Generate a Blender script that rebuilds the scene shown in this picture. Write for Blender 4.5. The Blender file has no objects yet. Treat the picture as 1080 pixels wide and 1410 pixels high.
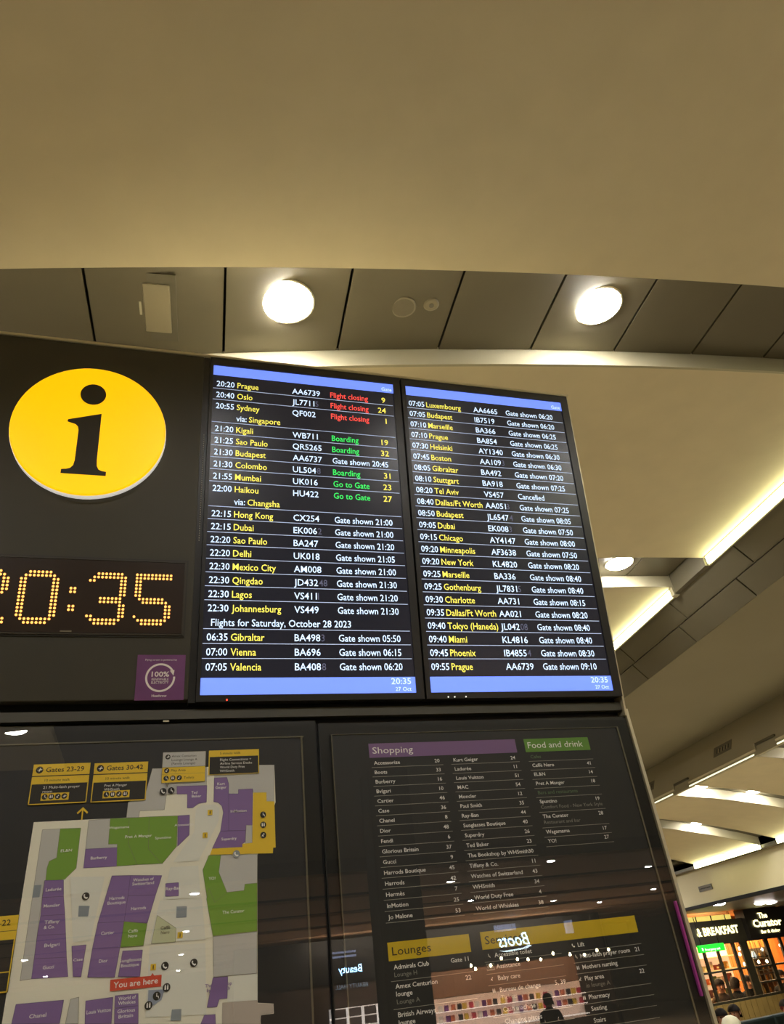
import bpy, bmesh, math, random
from mathutils import Vector, Matrix
from math import sin, cos, radians, pi
C = bpy.context.scene.collection
SC = bpy.context.scene
random.seed(4)

# ------------------------------------------------------------------ camera
DZ = 0.5                                   # floor is 0.5 m under the datum the board was measured from
def camera():
    az, pit, rol, f = radians(19.227), radians(32.985), radians(7.3755), 1016.2
    fwd = Vector((sin(az)*cos(pit), cos(az)*cos(pit), sin(pit)))
    r0 = Vector((cos(az), -sin(az), 0)); d0 = fwd.cross(r0)
    r = r0*cos(rol) + d0*sin(rol); d = -r0*sin(rol) + d0*cos(rol)
    M = Matrix(((r.x, -d.x, -fwd.x), (r.y, -d.y, -fwd.y), (r.z, -d.z, -fwd.z))).to_4x4()
    cd = bpy.data.cameras.new('camera'); cd.sensor_fit = 'VERTICAL'; cd.sensor_height = 24.0
    cd.lens = f/1410*24.0; cd.clip_start = 0.05; cd.clip_end = 300
    o = bpy.data.objects.new('camera', cd); C.objects.link(o)
    M.translation = Vector((0, 0, 1.6+DZ)); o.matrix_world = M
    SC.camera = o
camera()
# ------------------------------------------------------------------ world, light, exposure
W = bpy.data.worlds.new('world'); SC.world = W; W.use_nodes = True
W.node_tree.nodes['Background'].inputs[0].default_value = (0.97, 0.87, 0.78, 1)
W.node_tree.nodes['Background'].inputs[1].default_value = 0.27
SC.view_settings.view_transform = 'Standard'; SC.view_settings.look = 'None'
SC.view_settings.gamma = 1; SC.view_settings.exposure = 0.07
try: SC.view_settings.use_curve_mapping = False
except Exception: pass
LAMP = 190.0        # radiance of the downlight lenses
COVE = 14.0         # radiance of the cove tubes
LAMPCOL = (0.95, 0.92, 0.90)

# ------------------------------------------------------------------ materials
def lin(c):
    return tuple(((v/255)/12.92 if v/255 <= 0.04045 else ((v/255+0.055)/1.055)**2.4) for v in c)
MATS = {}
def mat(name, srgb, rough=0.6, metal=0.0, emit=0.0, grain=0.0, scale=30.0, spec=0.5, ecol=None, bump=0.0):
    if name in MATS: return MATS[name]
    m = bpy.data.materials.new(name); m.use_nodes = True
    nt = m.node_tree; b = nt.nodes['Principled BSDF']; c = lin(srgb)
    b.inputs['Base Color'].default_value = (*c, 1); b.inputs['Roughness'].default_value = rough
    b.inputs['Metallic'].default_value = metal; b.inputs['Specular IOR Level'].default_value = spec
    if emit:
        b.inputs['Emission Color'].default_value = (*(ecol if ecol else c), 1); b.inputs['Emission Strength'].default_value = emit
    if grain or bump:
        tc = nt.nodes.new('ShaderNodeTexCoord'); n = nt.nodes.new('ShaderNodeTexNoise'); n.inputs['Scale'].default_value = scale
        n.inputs['Detail'].default_value = 5
        nt.links.new(tc.outputs['Object'], n.inputs['Vector'])
        if grain:
            r = nt.nodes.new('ShaderNodeValToRGB')
            r.color_ramp.elements[0].color = (*[v*(1-grain) for v in c], 1); r.color_ramp.elements[1].color = (*[min(1, v*(1+grain)) for v in c], 1)
            r.color_ramp.elements[0].position = 0.3; r.color_ramp.elements[1].position = 0.7
            nt.links.new(n.outputs['Fac'], r.inputs['Fac']); nt.links.new(r.outputs['Color'], b.inputs['Base Color'])
        if bump:
            bp = nt.nodes.new('ShaderNodeBump'); bp.inputs['Strength'].default_value = bump; bp.inputs['Distance'].default_value = 0.004
            nt.links.new(n.outputs['Fac'], bp.inputs['Height']); nt.links.new(bp.outputs['Normal'], b.inputs['Normal'])
    MATS[name] = m; return m
def glass_mat(name, refl, rough=0.0, tint=(1, 1, 1)):
    if name in MATS: return MATS[name]
    m = bpy.data.materials.new(name); m.use_nodes = True; nt = m.node_tree; nt.nodes.clear()
    o = nt.nodes.new('ShaderNodeOutputMaterial'); mx = nt.nodes.new('ShaderNodeMixShader')
    t = nt.nodes.new('ShaderNodeBsdfTransparent'); g = nt.nodes.new('ShaderNodeBsdfGlossy')
    t.inputs[0].default_value = (*tint, 1); g.inputs['Roughness'].default_value = rough
    mx.inputs[0].default_value = refl
    nt.links.new(t.outputs[0], mx.inputs[1]); nt.links.new(g.outputs[0], mx.inputs[2]); nt.links.new(mx.outputs[0], o.inputs[0])
    MATS[name] = m; return m

plaster = mat('ceiling_plaster', (212, 198, 160), 0.8, grain=0.03, scale=6, bump=0.08)
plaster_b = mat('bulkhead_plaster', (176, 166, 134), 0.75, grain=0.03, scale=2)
tilemat = mat('soffit_metal', (99, 92, 71), 0.42, metal=0.35, grain=0.05, scale=3)
fasciam = mat('fascia_white', (172, 164, 134), 0.6)
casem = mat('case_metal', (66, 62, 48), 0.45, metal=0.3, grain=0.04, scale=9)
case_dark = mat('case_dark', (34, 33, 26), 0.4, metal=0.2)
gapm = mat('gap_black', (10, 10, 8), 0.7)
trimm = mat('edge_trim', (210, 200, 165), 0.35, metal=0.4)
lampm = mat('lamp_lens', (255, 250, 230), 0.4, emit=LAMP, ecol=LAMPCOL)
covem = mat('cove_tube', (255, 250, 230), 0.4, emit=COVE, ecol=(0.98, 1.0, 0.62))
bezelm = mat('screen_bezel', (38, 36, 30), 0.35)

# ------------------------------------------------------------------ mesh helpers
class MB:
    def __init__(s, o=(0, 0, 0)):
        s.bm = bmesh.new(); s.mats = []; s.o = Vector(o)
    def mi(s, m):
        if m is None: return 0
        if m not in s.mats: s.mats.append(m)
        return s.mats.index(m)
    def v(s, p): return s.bm.verts.new(Vector(p)-s.o)
    def face(s, pts, m=None):
        f = s.bm.faces.new([s.v(p) for p in pts]); f.material_index = s.mi(m); return f
    def box(s, x0, x1, y0, y1, z0, z1, m=None, bev=0):
        vs = [s.v((x, y, z)) for z in (z0, z1) for y in (y0, y1) for x in (x0, x1)]
        k = s.mi(m); fs = []
        for q in ((0, 2, 3, 1), (4, 5, 7, 6), (0, 1, 5, 4), (2, 6, 7, 3), (0, 4, 6, 2), (1, 3, 7, 5)):
            f = s.bm.faces.new([vs[i] for i in q]); f.material_index = k; fs.append(f)
        if bev:
            es = list({e for f in fs for e in f.edges})
            r = bmesh.ops.bevel(s.bm, geom=es, offset=bev, segments=2, affect='EDGES', profile=0.5)
            for f in r['faces']: f.material_index = k
    def hexa(s, P, m=None):                    # eight points, bottom four then top four
        vs = [s.v(p) for p in P]; k = s.mi(m)
        for q in ((0, 3, 2, 1), (4, 5, 6, 7), (0, 1, 5, 4), (1, 2, 6, 5), (2, 3, 7, 6), (3, 0, 4, 7)):
            f = s.bm.faces.new([vs[i] for i in q]); f.material_index = k
    def cyl(s, c, r, h, axis='z', n=32, m=None, r2=None, cap=True):
        r2 = r if r2 is None else r2; c = Vector(c); k = s.mi(m)
        ax = {'x': (Vector((0, 1, 0)), Vector((0, 0, 1)), Vector((1, 0, 0))), 'y': (Vector((0, 0, 1)), Vector((1, 0, 0)), Vector((0, 1, 0))), 'z': (Vector((1, 0, 0)), Vector((0, 1, 0)), Vector((0, 0, 1)))}[axis]
        a = [s.v(c+ax[0]*r*cos(2*pi*i/n)+ax[1]*r*sin(2*pi*i/n)) for i in range(n)]
        b = [s.v(c+ax[2]*h+ax[0]*r2*cos(2*pi*i/n)+ax[1]*r2*sin(2*pi*i/n)) for i in range(n)]
        for i in range(n):
            f = s.bm.faces.new((a[i], a[(i+1) % n], b[(i+1) % n], b[i])); f.material_index = k; f.smooth = True
        if cap:
            f = s.bm.faces.new(a[::-1]); f.material_index = k
            f = s.bm.faces.new(b); f.material_index = k
    def lathe(s, c, prof, n=32, m=None, axis='z'):
        c = Vector(c); k = s.mi(m); rings = []
        for r, h in prof:
            ring = []
            for i in range(n):
                a = 2*pi*i/n
                p = Vector((r*cos(a), r*sin(a), h)) if axis == 'z' else Vector((r*cos(a), h, r*sin(a)))
                ring.append(s.v(c+p))
            rings.append(ring)
        for a, b in zip(rings, rings[1:]):
            for i in range(n):
                f = s.bm.faces.new((a[i], a[(i+1) % n], b[(i+1) % n], b[i])); f.material_index = k; f.smooth = True
        for e in (rings[0], rings[-1]):
            f = s.bm.faces.new(e); f.material_index = k
    def poly(s, pts, y, m, th=0.0):            # flat shape in the XZ plane facing -Y
        if th: 
            a = [s.v((x, y, z)) for x, z in pts]; b = [s.v((x, y+th, z)) for x, z in pts]; k = s.mi(m); n = len(pts)
            for q in [a, b[::-1]]+[(a[i], b[i], b[(i+1) % n], a[(i+1) % n]) for i in range(n)]:
                f = s.bm.faces.new(q); f.material_index = k
        else: s.face([(x, y, z) for x, z in pts], m)
    def disc(s, x, z, r, y, m, n=20): s.face([(x+r*cos(2*pi*i/n), y, z+r*sin(2*pi*i/n)) for i in range(n)], m)
    def text(s, t, x, z, h, y, m, w=None, align='l', shear=0.0, bold=0.0, mirror=False, th=0.0):
        vs, fs, wid = glyphs(t, bold, shear)
        if not vs: return
        sz = h/CAP; sx = sz if w is None else w/max(wid, 1e-6); k = s.mi(m)
        off = {'l': 0, 'c': -wid*sx/2, 'r': -wid*sx}[align]
        new = [s.v((x+off+p[0]*sx, y, z+p[1]*sz)) for p in vs]
        for f in fs:
            try: g = s.bm.faces.new([new[i] for i in f]); g.material_index = k
            except ValueError: pass
        if th:
            geo = [f for v in new for f in v.link_faces]
            bmesh.ops.solidify(s.bm, geom=list(set(geo)), thickness=-th)
    def build(s, name, m=None, parent=None, smooth=False, loc=None):
        me = bpy.data.meshes.new(name)
        if m is not None and not s.mats: s.mats = [m]
        bmesh.ops.recalc_face_normals(s.bm, faces=s.bm.faces) if m is not None else None
        s.bm.to_mesh(me); s.bm.free()
        for q in s.mats: me.materials.append(q)
        o = bpy.data.objects.new(name, me); C.objects.link(o)
        if parent is not None: o.parent = parent
        if loc is not None: o.location = loc
        return o
_G = {}
def _text_mesh(t, bold, shear):
    cu = bpy.data.curves.new('t', 'FONT'); cu.body = t; cu.size = 1; cu.resolution_u = 2; cu.offset = bold; cu.shear = shear
    o = bpy.data.objects.new('t', cu); C.objects.link(o)
    dg = bpy.context.evaluated_depsgraph_get(); me = bpy.data.meshes.new_from_object(o.evaluated_get(dg))
    vs = [(v.co.x, v.co.y) for v in me.vertices]; fs = [tuple(p.vertices) for p in me.polygons]
    bpy.data.objects.remove(o); bpy.data.curves.remove(cu); bpy.data.meshes.remove(me)
    return vs, fs
def glyphs(t, bold=0.0, shear=0.0):
    k = (t, bold, shear)
    if k not in _G:
        vs, fs = _text_mesh(t, bold, shear)
        if vs:
            x0 = min(v[0] for v in vs); vs = [(v[0]-x0, v[1]) for v in vs]; wid = max(v[0] for v in vs)
        else: wid = 0
        _G[k] = (vs, fs, wid)
    return _G[k]
CAP = max(v[1] for v in _text_mesh('H', 0, 0)[0])
def textobj_width(t, h, bold=0.0): return glyphs(t, bold)[2]*h/CAP
def tag(o, label=None, cat=None, group=None, kind=None):
    if label: o['label'] = label
    if cat: o['category'] = cat
    if group: o['group'] = group
    if kind: o['kind'] = kind
    return o
def empty(name, loc, rot=(0, 0, 0), **k):
    o = bpy.data.objects.new(name, None); o.empty_display_size = 0.1; C.objects.link(o)
    o.location = loc; o.rotation_euler = rot; return tag(o, **k)
def copy_tree(o, parent=None):
    c = o.copy(); C.objects.link(c); c.parent = parent
    for ch in o.children: copy_tree(ch, c)
    return c

# ================================================================== THE SETTING
TH = radians(3.5)                          # the hall runs 3.5 degrees off the board's normal
def hall(name, **k): return empty(name, (0, 0, 0), (0, 0, -TH), **k)
def hw(u, v, z=0): return Vector((u*cos(TH)+v*sin(TH), -u*sin(TH)+v*cos(TH), z))
def zc(u):                                 # gentle vault of the near ceiling
    if u < -1: return zc(-1)+0.05*(u+1) if u > -4 else zc(-1)-0.15
    return 3.8+.149*(u-.59)-.0227*(u-.59)*(u+.685)+DZ
def z2(u): d = u-5.15; return 3.166+DZ-.10*d-.0456*d*d

fl = MB(); fl.box(-26, 30, -46, 36, -0.12, 0)
floor = fl.build('floor', mat('floor_terrazzo', (196, 184, 158), 0.25, grain=0.06, scale=3)); tag(floor, 'pale polished terminal floor', kind='structure')
ce = MB(); ce.box(-26, 30, -46, 36, 5.0, 5.15)
ceiling = ce.build('ceiling', mat('void_dark', (26, 24, 18), 0.9)); tag(ceiling, 'cream panelled ceiling stepped in vaulted bays', kind='structure')
def wall(name, x0, x1, y0, y1, z1=5.0, m=plaster_b, lab=None):
    b = MB(); b.box(x0, x1, y0, y1, 0, z1); return tag(b.build(name, m), lab, kind='structure')
wall('wall_left', -26.2, -26, -46, 36); wall('wall_right', 30, 30.2, -46, 36)
wall('wall_back', -26, 30, -46.2, -46); wall('wall_front', -26, 30, 36, 36.2)

croot = empty('ceiling_hall_zone', (0, 0, 0), (0, 0, -TH), kind='structure'); croot.parent = ceiling
U0, U1, NU = -5.0, 3.37, 34
def curved(v0, v1, dz0, dz1, zf, u0, u1, m, name, n=NU):
    b = MB(); k = b.mi(m); R = []
    for i in range(n+1):
        u = u0+(u1-u0)*i/n; z = zf(u)
        R.append([b.v(p) for p in ((u, v0, z+dz0), (u, v1, z+dz0), (u, v1, z+dz1), (u, v0, z+dz1))])
    for a, c in zip(R, R[1:]):
        for j in range(4):
            f = b.bm.faces.new((a[j], a[(j+1) % 4], c[(j+1) % 4], c[j])); f.smooth = False
    b.bm.faces.new(R[0]); b.bm.faces.new(R[-1][::-1])
    o = b.build(name, m, ceiling); o.rotation_euler = (0, 0, -TH)
    return o
bays = [(-2.36, -0.59), (-0.13, 1.68), (2.18, 3.99), (4.43, 6.24), (6.68, 8.5), (8.95, 10.8), (11.2, 13.0), (13.5, 15.3), (15.8, 17.6)]
jointsu = [-4.2, -3.73, -3.27, -2.8, -2.33, -1.86, -1.4, -.93, -.465, 0, .463, .91, 1.352, 1.778, 2.2, 2.61, 3.0, 3.36]
def tile_strip(v0, v1, joints, zf, dz, nm='soffit_tile'):
    for a, c in zip(joints, joints[1:]):
        g = .005
        b = MB(); b.hexa([(a+g, v0, zf(a)+dz), (c-g, v0, zf(c)+dz), (c-g, v1, zf(c)+dz), (a+g, v1, zf(a)+dz),
                          (a+g, v0, zf(a)+dz+.02), (c-g, v0, zf(c)+dz+.02), (c-g, v1, zf(c)+dz+.02), (a+g, v1, zf(a)+dz+.02)])
        o = b.build(nm, tilemat, ceiling); o.rotation_euler = (0, 0, -TH)
def hb(name, m, *box):
    b = MB(); b.box(*box); o = b.build(name, m, ceiling); o.rotation_euler = (0, 0, -TH); return o
for i, (v0, v1) in enumerate(bays):
    curved(v0, v1, 0, .05, zc, U0, U1, plaster, 'ceiling_panel')
    if v0 > -1: curved(v0-.014, v0, -.004, .10, zc, U0, U1, fasciam, 'fascia')
    z = zc(U1)
    # luminous cove along the right end of the bay, and its end frame
    hb('cove_frame', fasciam, U1-.012, U1+.035, v0-.014, v0+.03, z-.075, z+.03)
    hb('cove_frame', trimm, U1-.002, U1+.006, v0+.03, v1, z-.006, z+.012)
for (a, b_), (c, d) in zip(bays, bays[1:]):
    tile_strip(b_+.004, c-.016, jointsu, zc, .085)
    hb('strip_end', tilemat, U1+.0, U1+.04, b_+.006, c-.016, zc(U1)-.06, zc(U1)+.1)
# sloping tiled soffit beyond the coves, two staggered rows
def slope_pt(t): return (3.41+.23*t, 3.90+DZ-.27*t)
def slope_row(t0, t1, js):
    (u0, za), (u1, zb) = slope_pt(t0), slope_pt(t1)
    for a, c in zip(js, js[1:]):
        g = .006; a += g; c -= g
        b = MB(); b.hexa([(u0, a, za), (u1, a, zb), (u1, c, zb), (u0, c, za), (u0+.015, a, za+.015), (u1+.015, a, zb+.015), (u1+.015, c, zb+.015), (u0+.015, c, za+.015)])
        o = b.build('soffit_tile', tilemat, ceiling); o.rotation_euler = (0, 0, -TH)
slope_row(0, .485, [-2.3+.86*i for i in range(16)]); slope_row(.515, 1, [-2.3+.78*i for i in range(18)])
b = MB(); b.hexa([(3.428, -2.3, 3.914+DZ), (3.658, -2.3, 3.644+DZ), (3.658, 12, 3.644+DZ), (3.428, 12, 3.914+DZ), (3.438, -2.3, 3.924+DZ), (3.668, -2.3, 3.654+DZ), (3.668, 12, 3.654+DZ), (3.438, 12, 3.924+DZ)])
o = b.build('soffit_backing', mat('joint_pale', (150, 142, 112), .6), ceiling); o.rotation_euler = (0, 0, -TH)
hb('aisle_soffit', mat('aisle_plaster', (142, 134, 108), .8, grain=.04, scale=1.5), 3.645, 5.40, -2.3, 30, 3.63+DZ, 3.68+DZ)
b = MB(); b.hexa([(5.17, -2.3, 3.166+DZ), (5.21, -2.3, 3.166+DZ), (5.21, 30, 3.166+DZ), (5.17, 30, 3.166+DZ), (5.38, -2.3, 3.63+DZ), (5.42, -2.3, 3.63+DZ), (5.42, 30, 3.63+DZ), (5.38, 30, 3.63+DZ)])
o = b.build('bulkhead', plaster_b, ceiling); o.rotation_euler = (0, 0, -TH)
# second zone of bays over the next aisle, its vault falling to the right
bays2 = [(.17, 1.42), (1.74, 2.99), (3.31, 4.56), (4.88, 6.13), (6.45, 7.70), (8.02, 9.27), (9.59, 11.30)]
ZU0, ZU1 = 5.19, 7.25
for i, (v0, v1) in enumerate(bays2):
    curved(v0, v1, .03, .07, z2, ZU0, ZU1, plaster, 'ceiling_panel', 8)
    curved(v0-.014, v0, -.005, .12, z2, ZU0, ZU1, fasciam, 'fascia', 8)
for (a, b_), (c, d) in zip(bays2, bays2[1:]+[(11.6, 0)]):
    tile_strip(b_+.004, c-.016, [ZU0+.343*i for i in range(7)], z2, .10)
hb('bulkhead_soffit', tilemat, ZU1+.03, 7.46, -2.3, 30, z2(7.3)-.02, z2(7.3)+.02)
hb('bulkhead_soffit', tilemat, 5.21, 7.46, 11.6, 30, z2(6.8)-.03, z2(6.8)+.0)
hb('bulkhead', mat('cream_bulkhead', (240, 228, 186), .7), 7.45, 7.50, -2.3, 14.0, 2.25+DZ, 2.76+DZ)
hb('bulkhead_trim', gapm, 7.435, 7.515, -2.3, 14.0, 2.21+DZ, 2.255+DZ)
hb('shop_soffit', tilemat, 7.515, 11.5, 2, 14.0, 2.23+DZ, 2.26+DZ)
# ceiling behind the camera (seen mirrored in the glass): unlit stretch painted dark, then lit bays
rearm = mat('rear_plaster', (205, 165, 130), 0.8)
for k in range(8):
    y = -13.0-4.1*k
    b = MB(); b.box(-20, 28, y-3.1, y, 3.8+DZ, 3.86+DZ, rearm); b.build('ceiling_panel', None, ceiling)
b = MB(); b.box(-20, 28, -12.8, -2.5, 4.1+DZ, 4.16+DZ); b.build('ceiling_panel', mat('ceiling_unlit_dark', (70, 62, 50), 0.8), ceiling)
b = MB(); b.box(-9, -.95, -4.2, -2.6, 3.8+DZ, 3.86+DZ); b.build('ceiling_panel', plaster, ceiling)
b = MB(); b.box(2.55, 3.10, -6.3, -5.8, 0, 4.1+DZ, bev=.03); tag(b.build('column', mat('column_dark', (30, 28, 24), .6)), 'dark square column behind the viewer, mirrored left in the directory glass', 'column')
# ---- vents, speakers, access plates (things fixed in the ceiling)
def grille(name, w, d, n, loc, rz, label, group=None, rx=0):
    r = empty(name, loc, (rx, 0, rz), label=label, cat='vent', group=group)
    b = MB()
    for a in ((-w/2, -w/2+.03, -d/2, d/2), (w/2-.03, w/2, -d/2, d/2), (-w/2+.03, w/2-.03, -d/2, -d/2+.03), (-w/2+.03, w/2-.03, d/2-.03, d/2)): b.box(*a, -.012, 0)
    b.build('frame', mat('vent_frame', (112, 105, 84), 0.5), r)
    b = MB(); b.box(-w/2+.03, w/2-.03, -d/2+.03, d/2-.03, -.002, 0); b.build('backing', gapm, r)
    for i in range(n):
        x = -w/2+.03+(w-.06)*(i+.5)/n; q = (w-.06)/n*.28
        b = MB(); b.box(x-q, x+q, -d/2+.03, d/2-.03, -.01, -.003); b.build('slat', mat('vent_slat', (66, 62, 50), 0.5), r)
    return r
SL = math.atan2(.21, .464)
def wallvent(w, d, n, u, v, z, lab, tilt): 
    g = grille('air_vent', w, d, n, hw(u, v, z), 0, lab); g.rotation_mode = 'QUATERNION'
    m = Matrix.Rotation(-TH, 4, 'Z') @ Matrix.Rotation(tilt, 4, 'Y') @ Matrix.Rotation(pi/2, 4, 'Z')
    g.rotation_quaternion = m.to_quaternion()
wallvent(.33, .11, 5, 5.285, 7.04, 3.40+DZ, 'square looking louvred air vent high on the dark bulkhead, the one clear of the board', pi/2+SL)
wallvent(.33, .11, 5, 5.285, 8.70, 3.40+DZ, 'louvred air vent on the dark bulkhead, half hidden by the board edge', pi/2+SL)
wallvent(.36, .075, 7, 7.447, 11.45, 2.455+DZ, 'small slotted air vent on the cream bulkhead above the shopfront', pi/2)

z = zc(-.237)+.085
r = empty('access_panel', hw(-.237, 1.925, z), (0, 0, -TH), label='small rectangular hatch with pale insert in the dark ceiling strip', cat='access panel')
b = MB(); b.box(-.068, .068, -.155, .155, -.006, 0); b.build('frame', mat('hatch_frame', (92, 86, 66), 0.5), r)
b = MB(); b.box(-.047, .047, -.112, .112, -.011, -.006, bev=.004); b.build('insert', mat('hatch_insert', (140, 130, 102), 0.35), r)
b = MB(); b.box(-.062, -.054, -.03, .03, -.012, -.006); b.build('latch', mat('hatch_latch', (185, 178, 150), 0.4), r)
r = empty('ceiling_speaker', hw(.70, 1.93, zc(.70)+.085), (0, 0, -TH), label='larger round flush grille in the dark ceiling strip between the two lamps', cat='speaker')
b = MB(); b.lathe((0, 0, 0), [(.052, 0), (.052, -.004), (.046, -.006), (.0, -.007)][:3]); b.build('rim', mat('speaker_rim', (122, 112, 86), 0.5), r)
b = MB(); b.cyl((0, 0, -.0065), .044, .002); b.build('grille', mat('speaker_mesh', (100, 92, 70), 0.7, bump=.5), r)
r = empty('smoke_detector', hw(.815, 1.915, zc(.815)+.085), (0, 0, -TH), label='smaller round disc beside the round grille in the dark ceiling strip', cat='detector')
b = MB(); b.lathe((0, 0, 0), [(.032, 0), (.032, -.004), (.024, -.008)]); b.build('body', mat('detector_body', (128, 118, 90), 0.5), r)
b = MB(); b.cyl((0, 0, -.011), .010, .004); b.build('sensor', mat('detector_sensor', (96, 90, 72), 0.5), r)

# ---- downlights
def make_downlight(rad=.099):
    r = empty('downlight', (0, 0, 0))
    b = MB(); b.lathe((0, 0, 0), [(rad+.008, 0), (rad+.008, -.005), (rad, -.007), (rad-.002, -.002)]); b.build('trim_ring', trimm, r)
    b = MB(); n = 6
    b.lathe((0, 0, -.003), [(rad-.002, 0)]+[((rad-.002)*cos(i*pi/2/n), -.026*sin(i*pi/2/n)) for i in range(1, n)], 32); b.build('lens', lampm, r)
    return r
proto = make_downlight(); first = True
def downlight(loc, rz=-TH, label=None, group=None):
    global first
    o = proto if first else copy_tree(proto); first = False
    o.location = loc; o.rotation_euler = (0, 0, rz); tag(o, label, 'downlight', group)
def strip_light(u, v, lab, grp=None, dz=.085): downlight(hw(u, v, zc(u)+dz), -TH, lab, grp)
strip_light(.23, 1.905, 'large bright round downlight above the left flight screen', 'round downlights in the near ceiling strips')
strip_light(1.57, 1.90, 'large bright round downlight above and right of the board, in the nearest strip', 'round downlights in the near ceiling strips')
strip_light(2.84, 4.21, 'round downlight just right of the right flight screen, in the second strip', 'round downlights in the near ceiling strips')
for u in (-1.11, -2.45, -3.8): strip_light(u, 1.905, 'round downlight in the nearest strip, hidden left of the frame', 'round downlights out of view')
for u in (2.84, 1.5, .16, -1.2): strip_light(u, -.36, 'round downlight in the ceiling strip over the camera', 'round downlights out of view')
for u in (1.5, .16, -1.2, -2.5): strip_light(u, 4.21, 'round downlight in the second strip, hidden behind the board', 'round downlights out of view')
for u in (2.84, .8, -1.2):
    for v in (6.46, 8.72, 11.0): strip_light(u, v, 'round downlight in a far strip, hidden behind the board', 'round downlights out of view')
for u, v, lab in ((5.49, 7.86, 'tiny far downlight in the second ceiling zone, left of a pair'), (6.13, 7.86, 'tiny far downlight in the second ceiling zone, right of a pair'), (6.33, 9.43, 'small downlight between the last two bays of the second ceiling zone')):
    downlight(hw(u, v, z2(u)+.10), -TH, lab)
for u, v in ((5.8, 6.29), (6.6, 6.29), (6.3, 4.72), (6.3, 3.15), (5.6, 3.15), (6.9, 1.6)):
    downlight(hw(u, v, z2(u)+.10), -TH, 'round downlight of the second ceiling zone, beyond the frame', 'round downlights out of view')
for u, v in ((6.2, 12.6), (5.7, 14.0), (6.3, 15.5)): downlight(hw(u, v, z2(6.8)-.031), -TH, 'added round downlight brightening the cream bulkhead, hidden behind the board', 'round downlights out of view')  # extra unseen lamps added to light the cream bulkhead
downlight(hw(7.62, 11.5, 2.23+DZ), -TH, 'small downlight under the black trim at the foot of the cream bulkhead')
downlight(hw(9.1, 12.55, 2.23+DZ), -TH, 'left one of two tiny downlights over the shop signs')
downlight(hw(9.38, 12.65, 2.23+DZ), -TH, 'right one of two tiny downlights over the shop signs')
for p in [(8.73, -13.3), (13.68, -23.41), (17.0, -26.03), (9.43, -20.55), (12.97, -15.9), (17.4, -22.7), (16.66, -33.01), (16.65, -32.4), (.75, -13.79), (.87, -21.57), (1.04, -30.58), (1.24, -41.3), (6.06, -33.15), (-3.96, -25.9), (-4.26, -34.9), (7.0, -15.5), (-8, -21.6), (-8.5, -30.6)]:
    downlight((p[0], p[1], 3.799+DZ), 0, 'round downlight in the ceiling behind the viewer, mirrored in the glass', 'downlights mirrored in the glass')
downlight((-1.23, -2.97, 3.799+DZ), 0, 'round downlight behind the viewer, mirrored at the top left of the map glass')

# ---- cove lights: one luminous tube per bay
for i, (v0, v1) in enumerate(bays[:6]):
    z = zc(U1)
    r = empty('cove_light', hw(U1, v0, z-.06), (0, 0, -TH), label={2: 'longest bright cove light slanting out of the frame at the right', 3: 'bright cove light beside the lower right of the flight board'}.get(i, 'cove light along a ceiling bay, out of view or hidden'), cat='light', group=None if i in (2, 3) else 'cove lights out of view')
    b = MB(); b.box(.004, .022, .03, v1-v0-.02, .004, .054); b.build('tube', covem, r)
    b = MB(); b.box(.022, .036, .0, v1-v0, -.004, .062); b.build('back_tray', mat('tray', (190, 184, 150), .5), r)
for i, (v0, v1) in enumerate(bays2):
    r = empty('cove_light', hw(ZU0-.012, v0, z2(ZU0)-.0), (0, 0, -TH), label='slim cove light at the left end of a far ceiling bay', cat='light', group='cove lights of the second ceiling zone')
    b = MB(); b.box(-.004, .006, .02, v1-v0-.02, .006, .026); b.build('tube', mat('slim_tube', (255, 250, 220), .4, emit=1.3, ecol=(.98, 1, .7)), r)
for j, (v0, v1) in enumerate(((9.62, 10.42), (10.47, 11.28), (8.04, 9.24), (6.47, 7.66), (4.9, 6.1), (3.3, 4.5))):
    r = empty('cove_light', hw(ZU1, v0, z2(ZU1)-.04), (0, 0, -TH), label=['bright short cove tube at the lower right, upper of the end-to-end pair', 'bright short cove tube at the lower right, lower of the end-to-end pair'][j] if j < 2 else 'cove light of the second zone, beyond the frame', cat='light', group=None if j < 2 else 'cove lights beyond the right of the frame')
    b = MB(); b.box(.0, .016, 0, v1-v0, 0, .065); b.build('tube', covem, r)
    b = MB(); b.box(.016, .026, 0, v1-v0, -.003, .07); b.build('back_tray', mat('tray', (190, 184, 150), .5), r)

# ================================================================== THE INFORMATION BOARD
TILT = radians(9.41)
HINGE = Vector((0, 1.9, 2.2+DZ))
def upl(x, y, z): return HINGE+Vector((x, y*cos(TILT)-z*sin(TILT), y*sin(TILT)+z*cos(TILT)))
def upper(name, x0, z0, y0=0, **k): return empty(name, upl(x0, y0, z0), (TILT, 0, 0), **k)
def lower(name, x0, z0, y0=0, **k): return empty(name, (x0, 1.9+y0, z0+DZ), (0, 0, 0), **k)

# --- the casing
tot = empty('information_totem', (0.38, 2.15, 0), label='tall dark metal board casing with pale edge trim, its top leaning forward', cat='board casing')
def cpart(name, b, m, up_=True):
    o = b.build(name, m, tot)
    T = Matrix.Translation(HINGE) @ Matrix.Rotation(TILT, 4, 'X') if up_ else Matrix.Translation((0, 1.9, DZ))
    o.matrix_parent_inverse = Matrix.Identity(4); o.matrix_local = Matrix.Translation((-.38, -2.15, 0)) @ T
    return o
b = MB(); b.box(-.565, .0475, 0, .10, .083, 1.139, bev=.003); cpart('front_panel', b, casem)
b = MB(); b.box(.0475, .0655, .004, .10, .075, 1.139); cpart('divider', b, bezelm)
b = MB(); b.box(-.573, 1.317, .10, .30, .0, 1.14); cpart('upper_casing', b, casem)
b = MB(); b.box(-.575, 1.319, -.005, .30, 1.1395, 1.1465); cpart('top_trim', b, trimm)
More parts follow.
